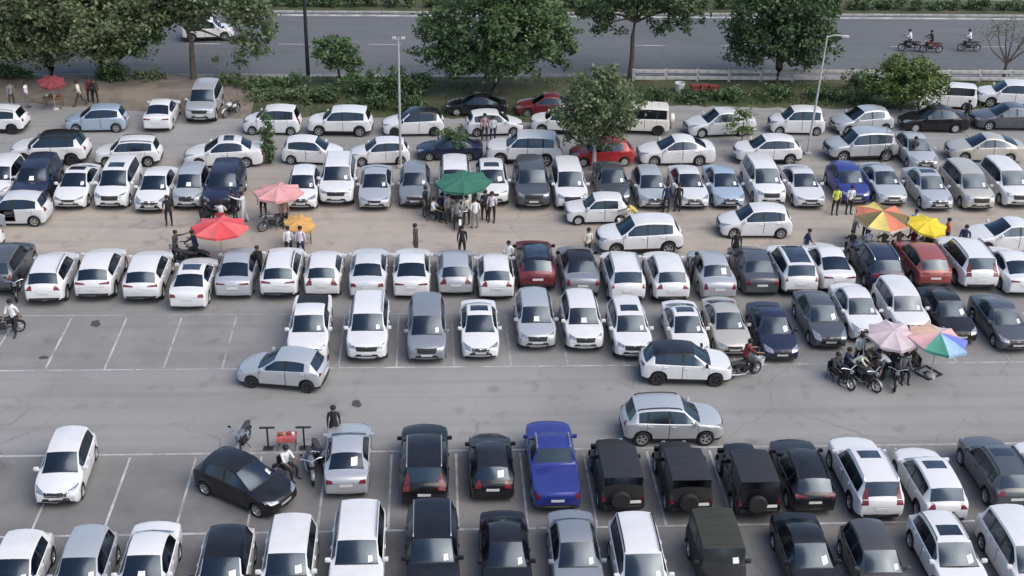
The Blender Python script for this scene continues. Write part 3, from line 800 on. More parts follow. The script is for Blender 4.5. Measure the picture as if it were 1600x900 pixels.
strip('median', -200, 250, 109.0, 114.25, .05, 'grass_soil', kind='structure')

# verge with a ragged front edge and a low bank
def verge(name, xs, front, back, m, hgt):
    v = []; f = []; nY = 14
    for i, x in enumerate(xs):
        y0 = pchip(front, x) + random.uniform(-.3, .3)
        for j in range(nY + 1):
            t = j / nY; y = lerp(y0, back, t)
            z = .012 + hgt * math.sin(min(1, t * 1.25) * math.pi * .5) ** 1.5 * (.7 + .5 * math.sin(x * .7 + y * .9) * math.sin(x * .31 - y * .5)) * (1 if t < .9 else .6)
            if j == 0: z = -.01
            v.append((x, y, max(z, .012) if j else z))
    for i in range(len(xs) - 1):
        for j in range(nY):
            a = i * (nY + 1) + j; f.append((a, a + nY + 1, a + nY + 2, a + 1))
    me = mesh_from(name, v, f, [MATS[m]]); o = add(name, me); tag(o, kind='structure'); return o
FR = [(-80, 86), (-30, 84.6), (-22, 83.4), (-13, 81.6), (-4, 81.9), (2, 81.6), (9, 80.8), (15, 84.6), (28, 84.2), (36, 84.0), (110, 84.0)]
xs = lambda a, b: [lerp(a, b, i / int((b - a) / .6)) for i in range(int((b - a) / .6) + 1)]
verge('dirt_verge', xs(-80, -12.5), FR, 90.55, 'verge_dirt', .45)
verge('grass_verge', xs(-12.5, 110), FR, 90.6, 'grass_soil', .28)

# ---------------------------------------------------------------- vegetation
def leafmat(name, c1, c2, rough=.55):
    m = bpy.data.materials.new(name); m.use_nodes = True; t = m.node_tree; b = t.nodes['Principled BSDF']
    g = t.nodes.new('ShaderNodeNewGeometry'); mx = t.nodes.new('ShaderNodeMix'); mx.data_type = 'RGBA'
    mx.inputs[6].default_value = (*c1, 1); mx.inputs[7].default_value = (*c2, 1)
    t.links.new(g.outputs['Random Per Island'], mx.inputs[0]); t.links.new(mx.outputs[2], b.inputs['Base Color'])
    b.inputs['Roughness'].default_value = rough
    tr = t.nodes.new('ShaderNodeBsdfTranslucent'); t.links.new(mx.outputs[2], tr.inputs[0])
    ms = t.nodes.new('ShaderNodeMixShader'); ms.inputs[0].default_value = .22
    t.links.new(b.outputs[0], ms.inputs[1]); t.links.new(tr.outputs[0], ms.inputs[2]); t.links.new(ms.outputs[0], t.nodes['Material Output'].inputs[0])
    MATS[name] = m
leafmat('leaf_dark', (.042, .082, .034), (.12, .178, .08))
leafmat('leaf_mid', (.05, .10, .038), (.145, .215, .09))
leafmat('leaf_dusty', (.075, .115, .052), (.205, .25, .13))
leafmat('leaf_brown', (0.088, 0.088, 0.052), (0.245, 0.219, 0.149))
leafmat('leaf_bright', (.075, .125, .035), (.19, .255, .085))
leafmat('petal', (.7, .7, .62), (.8, .8, .75))
mat('bark', (.10, .08, .065), .9, noise=.4, nscale=9, bump=.6)
mat('pale_bark', (.50, .46, .42), .9, noise=.2, nscale=9, bump=.4)

def leaf(v, f, p, s, nrm=None):
    a = Vector((random.gauss(0, 1), random.gauss(0, 1), random.gauss(0, .6))).normalized()
    n = Vector((random.gauss(0, .7), random.gauss(0, .7), random.gauss(.5, .6)))
    b = n.cross(a)
    if b.length < .1: b = Vector((0, 1, 0))
    b.normalize(); k = len(v)
    v += [p - a * s * .5, p + b * s * .27 + a * s * .05, p + a * s * .55 + Vector((0, 0, -.12 * s)), p - b * s * .27 + a * s * .05]
    f.append((k, k + 1, k + 2, k + 3))

def clump_leaves(lobes, nc, per, cs, ls, squash=.7, shell=.55):
    """lobes: (centre, radii); clumps of leaves placed mostly towards the outside of every lobe"""
    v = []; f = []; cen = []
    vol = [l[1][0] * l[1][1] * l[1][2] for l in lobes]; tot = sum(vol)
    for (c, rd), w in zip(lobes, vol):
        for _ in range(max(2, int(nc * w / tot))):
            d = Vector((random.gauss(0, 1), random.gauss(0, 1), random.gauss(0, 1))).normalized()
            r = random.uniform(shell, 1.02) if random.random() < .8 else random.uniform(.1, shell)
            cc = Vector(c) + Vector((d.x * rd[0], d.y * rd[1], d.z * rd[2])) * r
            cen.append(cc); k = random.uniform(.6, 1.35) * cs
            for _ in range(int(per * random.uniform(.6, 1.3))):
                q = Vector((random.gauss(0, .5), random.gauss(0, .5), random.gauss(0, .5) * squash)) * k
                leaf(v, f, cc + q, ls * random.uniform(.65, 1.35))
    return v, f, cen

def tree(label, x, y, trunk, lobes, nc, per, cs, ls, lm, fork=None, tr=.18, bark='bark', name='tree', group=None, limbs=9, extra=None, shell=.55):
    t = thing(name, label, 'tree', (x, y, 0), 0, group)
    v, f, cen = clump_leaves(lobes, nc, per, cs, ls, shell=shell)
    mb = MB(); top = Vector(trunk[-1]); fk = Vector(fork or trunk[-1])
    n = len(trunk); mb.tube(trunk, [tr * lerp(1.25, .7, i / (n - 1)) for i in range(n)], 9)
    mb.build('trunk', MATS[bark], t)
    for cc in random.sample(cen, min(limbs, len(cen))):
        mid = fk.lerp(cc, .5) + Vector((random.uniform(-.3, .3), random.uniform(-.3, .3), random.uniform(.0, .4)))
        MB().tube([fk - Vector((0, 0, .2)), fk.lerp(mid, .5) + Vector((0, 0, .1)), mid, cc], [tr * .55, tr * .42, tr * .28, tr * .1], 6).build('limb', MATS[bark], t)
    me = mesh_from('crown', v, f, [MATS[lm]], smooth=False); add('crown', me, t)
    if extra: extra(t)
    return t

tree('large spreading tree with dusty green crown shading the roadside stall', -27.4, 88.6, [(0, 0, -.1), (.1, 0, 1.5), (0, .1, 3)],
     [((0, 0, 6.2), (4.6, 3.6, 3.6)), ((-4, 0, 5.5), (4, 3, 3)), ((2.6, -.8, 4.6), (3.6, 2.8, 2.4)), ((-1.5, -.6, 3.7), (4, 2.2, 2.0)), ((3.4, 0, 3.3), (2.6, 1.8, 1.5)), ((-3.4, 0, 3.0), (2.4, 1.6, 1.2)), ((-8, 0, 5), (4, 3, 4)), ((-.5, -1.6, 2.9), (3.6, 1.0, 1.0)), ((5.0, -.4, 4.6), (2.4, 1.8, 1.9))], 640, 46, .62, .34, 'leaf_dusty', tr=.32)
tree('dark bushy tree growing behind the dusty stall tree', -24.2, 90.2, [(0, 0, -.1), (.1, 0, 1.5), (0, .1, 2.6)],
     [((0, 0, 4.4), (3.4, 2.6, 2.6)), ((1.6, -.3, 3.4), (2.6, 1.8, 1.8)), ((1.0, .3, 6.4), (3.0, 2.4, 2.0)), ((3.6, .1, 4.2), (2.0, 1.5, 1.5)), ((2.9, 0, 2.3), (1.5, 1.1, 1.0)), ((5.0, 0, 5.6), (2.0, 1.6, 1.6)), ((.2, -.6, 2.5), (2.0, 1.0, .9))], 300, 46, .62, .34, 'leaf_mid', tr=.26)
tree('open branching tree with gaps in its crown beside the silver SUV', -17.5, 89.4, [(0, 0, -.1), (.05, 0, 1.6), (.1, .1, 3.0), (-.1, 0, 4.1)],
     [((-1.8, 0, 6.4), (3.2, 2.6, 1.7)), ((2.6, 0, 6.4), (3.4, 2.6, 2.0)), ((.3, .2, 5.2), (1.6, 1.3, .9)), ((4.7, -.4, 4.4), (1.6, 1.5, 2.3)), ((-3.2, .2, 4.3), (1.7, 1.6, 1.6)), ((4.0, -.3, 2.6), (1.2, 1.0, 1.5)), ((2.6, 0, 1.9), (.8, .7, .8))], 270, 44, .55, .32, 'leaf_dusty', tr=.2, limbs=14)
tree('big rounded dark green tree above the shaded black saloon', 4.4, 87.2, [(0, 0, -.1), (.1, 0, 1.2), (0, .1, 2.4)],
     [((0, 0, 5.0), (5.4, 3.8, 3.6)), ((-3.0, -.4, 3.8), (2.8, 2.4, 2.5)), ((3.0, -.2, 4.0), (2.9, 2.6, 2.6)), ((0, -.6, 7.2), (3.6, 3, 2.2)), ((-.6, -1.6, 3.4), (3.6, 1.8, 1.7))], 520, 48, .58, .32, 'leaf_mid', tr=.34)
tree('small bushy tree beside the dark roadside pole', -6.9, 88.6, [(0, 0, -.1), (.05, 0, .8), (0, 0, 1.6)],
     [((0, 0, 2.5), (1.7, 1.5, 1.3)), ((.8, 0, 1.6), (1.2, 1, .8)), ((-.4, 0, 3.2), (1.2, 1.1, .7))], 80, 40, .42, .26, 'leaf_mid', tr=.1)
tree('slender roadside tree with high open crown and bare trunk', 14.8, 90.6, [(0, 0, -.1), (.05, 0, 1.8), (0, .1, 3.4), (.1, 0, 4.6)],
     [((.4, 0, 6.8), (4.2, 3, 1.9)), ((3.7, 0, 5.3), (1.5, 1.4, 1.9)), ((-3.0, 0, 5.0), (1.8, 1.6, 1.2)), ((2.2, 0, 4.1), (1.4, 1.2, .7)), ((-1.6, .2, 4.1), (1.1, 1, .8))], 190, 42, .52, .32, 'leaf_dark', tr=.17, limbs=16)
tree('broad dark tree standing over the guard rail', 25.8, 89.8, [(0, 0, -.1), (.1, 0, 1.3), (0, .1, 2.3)],
     [((0, 0, 5.0), (4.4, 3.4, 3.4)), ((-2.2, 0, 3.6), (2.4, 2.0, 2.0)), ((2.4, -.2, 3.8), (2.2, 2.0, 2.3)), ((.3, -.3, 7), (3.4, 2.8, 2.2))], 400, 46, .58, .32, 'leaf_dark', tr=.3)
tree('leafy tree with pale painted trunk planted between the parked rows', 9.95, 72.6, [(0, 0, -.1), (.03, 0, .8), (0, 0, 1.7)],
     [((0, 0, 4.3), (2.9, 2.3, 2.0)), ((-1.1, -.2, 3.2), (1.6, 1.5, 1.2)), ((1.0, 0, 3.0), (1.5, 1.4, 1.1)), ((0, -.2, 2.2), (1.3, 1.2, .8)), ((.2, 0, 5.7), (1.9, 1.6, 1.0))], 260, 40, .42, .25, 'leaf_dusty', bark='pale_bark', tr=.13)
tree('slim columnar dark shrub standing behind the pink parasol', -10.2, 73.6, [(0, 0, -.1), (0, 0, 1.2), (0, 0, 2.2)],
     [((0, 0, .9), (.52, .5, .8)), ((0, 0, 1.9), (.46, .44, .9)), ((.03, 0, 2.8), (.34, .32, .6))], 60, 40, .2, .15, 'leaf_mid', tr=.05, limbs=4)
tree('small feathery sapling in front of the dark blue saloon', 1.2, 74.3, [(0, 0, -.1), (.03, 0, .7), (0, 0, 1.3)],
     [((0, 0, 1.7), (1.0, .9, .55)), ((.3, 0, 1.1), (.6, .5, .4))], 34, 30, .26, .17, 'leaf_mid', tr=.04)
tree('bright green young sapling in front of the pearl saloon', 20.3, 77.0, [(0, 0, -.1), (.03, 0, 1.0), (0, 0, 2.2)],
     [((0, 0, 1.3), (1.1, .9, .8)), ((0, 0, 2.5), (.6, .5, .6))], 26, 26, .3, .2, 'leaf_bright', tr=.035, limbs=8)
def blossoms(t):
    v = []; f = []
    for c in ((.9, -2.2, 1.7), (1.5, -2.2, 1.4), (.5, -2.1, 1.2), (2.2, -1.6, 1.9), (1.0, -2.3, 1.0)):
        for _ in range(26): leaf(v, f, Vector(c) + Vector((random.gauss(0, .22), random.gauss(0, .2), random.gauss(0, .2))), .17)
    add('blossom', mesh_from('blossom', v, f, [MATS['petal']], smooth=False), t)
tree('bright green rounded tree with white blossom above the black saloon', 33.4, 83.9, [(0, 0, -.1), (.1, 0, .7), (0, 0, 1.2)],
     [((0, 0, 2.3), (2.9, 2.1, 1.5)), ((-1.3, 0, 2.0), (1.7, 1.5, 1.1)), ((1.2, -.2, 2.0), (1.9, 1.6, 1.2)), ((.1, 0, 3.3), (1.9, 1.6, .8))], 240, 40, .42, .26, 'leaf_bright', tr=.14, extra=blossoms)

def bare_tree(label, x, y, h, spread, lean=0, r=.11, leaves=0, name='bare_tree'):
    t = thing(name, label, 'tree', (x, y, 0)); tips = []
    fork = Vector((lean * .3, 0, h * .3))
    MB().tube([(0, 0, -.1), (lean * .12, 0, h * .15), fork], [r * 1.2, r, r * .9], 8).build('trunk', MATS['bark'], t)
    for i in range(7):
        a = (i - 3) / 3; e = Vector((lean + a * spread, random.uniform(-.6, .6), h * random.uniform(.75, 1)))
        m_ = fork.lerp(e, .5) + Vector((a * spread * .15, 0, -.1))
        mb = MB().tube([fork - Vector((0, 0, .06)), m_, e], [r * .6, r * .35, r * .08], 6)
        for k in range(4):
            s = m_.lerp(e, random.random()); q = s + Vector((random.uniform(-.6, .6), random.uniform(-.4, .4), random.uniform(.1, .7))); tips.append(q)
            mb.tube([s, q], [r * .22, r * .06], 5)
        mb.build('limb', MATS['bark'], t); tips.append(e)
    if leaves:
        v = []; f = []
        for q in tips:
            for _ in range(leaves): leaf(v, f, q + Vector((random.gauss(0, .3), random.gauss(0, .3), random.gauss(0, .25))), .17)
        add('crown', mesh_from('crown', v, f, [MATS['leaf_dusty']], smooth=False), t)
bare_tree('thin nearly bare tree at the road edge behind the guard rail', 43.9, 91.0, 4.6, 2.0, r=.13, leaves=16)
bare_tree('thin leaning bare stem beside the silver SUV', 28.5, 73.4, 2.6, .35, lean=.7, r=.05)

def bush(label, x, y, rx, ry, h, lm, n=26, group='shrubs on the verge', name='shrub', ls=.22, z=0.0):
    t = thing(name, label, 'shrub', (x, y, z), 0, group)
    v, f, cen = clump_leaves([((0, 0, h * .5), (rx, ry, h * .55)), ((rx * .4, 0, h * .7), (rx * .5, ry * .6, h * .35))], n, 34, .34, ls, shell=.3)
    for i, p in enumerate(v):
        if p.z < 0: p.z = abs(p.z) * .5
    mb = MB()
    for c in random.sample(cen, 4): mb.tube([(0, 0, -.05), (c.x * .4, c.y * .4, max(.1, c.z * .6)), tuple(c)], [.03, .022, .008], 5)
    mb.build('stem', MATS['bark'], t)
    add('foliage', mesh_from('foliage', v, f, [MATS[lm]], smooth=False), t)
SH = [(-5.4, 86.4, 1.9, 1.3, 1.9, 'leaf_mid', 'tall dense shrub beneath the small bushy tree'), (-3.2, 85.8, 1.9, 1.5, 2.3, 'leaf_mid', 'tallest shrub of the dark thicket behind the white SUV'),
      (-1.2, 86.2, 1.6, 1.4, 1.8, 'leaf_dark', 'dark shrub where the thicket meets the big rounded tree'), (-7.8, 85.2, 1.7, 1.2, 1.1, 'leaf_dark', 'low dark shrub behind the white SUV next to the tall hatchback'),
      (-9.8, 85.4, 1.5, 1.2, 1.0, 'leaf_dusty', 'low dusty shrub behind the white tall hatchback'), (-11.8, 85.2, 1.3, 1.0, .9, 'leaf_dusty', 'pale dusty shrub at the end of the dirt bank'),
      (-4.6, 83.6, 1.6, .9, .9, 'leaf_dark', 'low shrub directly behind the black roofed hatchback'), (-1.8, 83.4, 1.3, .9, 1.0, 'leaf_dark', 'low shrub beside the shaded black saloon'),
      (11.8, 84.2, 1.6, 1.2, 1.1, 'leaf_dusty', 'dusty shrub behind the leafy tree with painted trunk'), (15.8, 86.2, 1.4, .9, .8, 'leaf_dark', 'low dark shrub behind the box jeep'),
      (18.4, 85.6, 1.6, 1.0, .9, 'leaf_dark', 'low dark shrub between the red boxes and pearl saloon'), (21.2, 85.8, 1.5, 1.0, 1.0, 'leaf_mid', 'green shrub behind the bright green sapling'),
      (24.6, 86.2, 1.7, 1.1, 1.0, 'leaf_mid', 'green shrub below the broad dark tree'), (28.4, 86.0, 1.7, 1.1, 1.1, 'leaf_mid', 'green shrub behind the tall lamp post'),
      (30.6, 85.6, 1.4, 1.1, 1.0, 'leaf_dusty', 'dusty shrub beside the bright green rounded tree'), (31.3, 87.6, 1.1, .9, 1.7, 'leaf_dark', 'tall dark shrub behind the bright green rounded tree')]
SH += [(-23.4, 89.3, 1.9, .9, 1.3, 'leaf_dark', 'dark undergrowth shrub between the stall trees and the road'), (-20.6, 89.5, 1.5, .8, .9, 'leaf_dusty', 'dusty undergrowth shrub beside the open branching tree'),
       (-30.6, 89.2, 2.0, .9, 1.4, 'leaf_dark', 'dark undergrowth shrub behind the red roadside parasol'), (-15.0, 88.6, 1.3, .8, .9, 'leaf_dusty', 'low shrub on the bank behind the white scooter-like motorcycle'),
       (-13.0, 87.2, 1.5, 1.0, 1.1, 'leaf_mid', 'green shrub where the grass verge begins'), (-10.6, 88.2, 1.6, 1.0, 1.0, 'leaf_mid', 'green shrub at the foot of the tall dark pole')]
for (x, y, rx, ry, h, lm, lb) in SH: bush(lb, x, y, rx, ry, h, lm, int(16 * rx * h) + 12)
for i in range(72):
    x = -44 + i * 1.55 + random.uniform(-.5, .5)
    bush('clipped dark hedge shrub on the median between the roads', x, 110.9 + x * .012 + random.uniform(-.3, .3), random.uniform(.8, 1.1), .7, random.uniform(.8, 1.25), random.choice(['leaf_dark', 'leaf_dark', 'leaf_mid']), 14,
         'hedge shrubs on the median', 'median_shrub', .26, .04)
# far side belt of trees beyond the second road
v = []; f = []
for i in range(70):
    x = -90 + i * 3.2; c = Vector((x, 136 + random.uniform(-1, 3), random.uniform(2, 4)))
    vv, ff, _ = clump_leaves([(c, (3, 2.2, 2.6))], 26, 18, .9, .6); k = len(v); v += vv; f += [tuple(a + k for a in q) for q in ff]
tag(add('far_woodland', mesh_from('far_woodland', v, f, [MATS['leaf_dark']], smooth=False)), 'belt of dark trees far beyond the second road', 'woodland', kind='stuff')
# grass on the verge
v = []; f = []
for i in range(9000):
    x = random.uniform(-14, 55); y = random.uniform(pchip(FR, x) + .3, 90.5)
    if math.sin(x * .8 + y * .6) * math.sin(x * .37 - y * 1.1) < -.35: continue
    h = random.uniform(.12, .38); a = random.uniform(0, 6.28); w = .05
    dx, dy = math.cos(a) * w, math.sin(a) * w; k = len(v)
    v += [(x - dx, y - dy, .05), (x + dx, y + dy, .05), (x + random.uniform(-.1, .1), y + random.uniform(-.1, .1), .1 + h)]; f.append((k, k + 1, k + 2))
tag(add('grass', mesh_from('grass', v, f, [MATS['leaf_mid']], smooth=False)), 'rough green grass growing on the verge below the road', 'grass', kind='stuff')

# ---------------------------------------------------------------- guard rail, poles
mat('rail_paint', (.46, .44, .42), .6, noise=.2, nscale=3)
mat('galvanised', (.50, .51, .52), .5, .4, noise=.12, nscale=3)
mat('dark_steel', (.04, .042, .048), .5, .4)
mat('concrete', (.40, .39, .37), .85, noise=.2, nscale=5)
gr = thing('guard_rail', 'long two bar pale concrete guard rail along the road edge', 'railing', (14.9, 89.7, 0))
n = 22
for i in range(n):
    MB().cbox((0, 0, .52), (.2, .2, 1.22), .02).build('post', MATS['concrete'], gr, (i * 2.42, i * 2.42 * .012, .0))
    if i < n - 1:
        for z in (.98, .46):
            MB().cbox((1.21, -.05, 0), (2.40, .10, .27), .02).build('rail', MATS['rail_paint'], gr, (i * 2.42, i * 2.42 * .012 - .0, z + random.uniform(-.015, .015)))
def lamp(label, x, y, h, arm, m='galvanised', lean=0):
    t = thing('street_lamp', label, 'street lamp', (x, y, 0)); t.rotation_euler = (0, lean, 0)
    MB().tube([(0, 0, 0), (0, 0, .9), (0, 0, h * .5), (0, 0, h)], [.10, .085, .07, .05], 10).build('pole', MATS[m], t)
    MB().cbox((0, 0, .09), (.42, .42, .18), .03).build('base', MATS['concrete'], t)
    if arm:
        MB().tube([(0, 0, h - .1), (arm * .4, 0, h + .06), (arm, 0, h + .02)], .035, 8).build('arm', MATS[m], t)
        MB().cbox((arm + .12, 0, h - .0), (.5, .2, .11), .03).build('lamp_head', MATS['rail_paint'], t)
    else:
        MB().tube([(-.25, 0, h - .12), (.25, 0, h - .12)], .03, 8).build('arm', MATS[m], t)
        for s in (-.25, .28): MB().cbox((s, -.03, h - .05), (.26, .2, .14), .03).build('lamp_head', MATS['rail_paint'], t)
lamp('straight pale lamp post rising between the white hatchbacks', -2.06, 72.9, 8.3, 0)
lamp('leaning pale lamp post with a short arm beside the tall hatchback', 24.3, 75.3, 7.9, 1.0, lean=R(1.5))
t = thing('utility_pole', 'tall dark metal pole standing at the near road edge', 'pole', (-9.25, 90.3, 0))
MB().tube([(0, 0, 0), (0, 0, 4.5), (0, 0, 9.5)], [.15, .13, .10], 10).build('pole', MATS['dark_steel'], t)
MB().cbox((0, 0, .15), (.45, .45, .3), .03).build('base', MATS['concrete'], t)

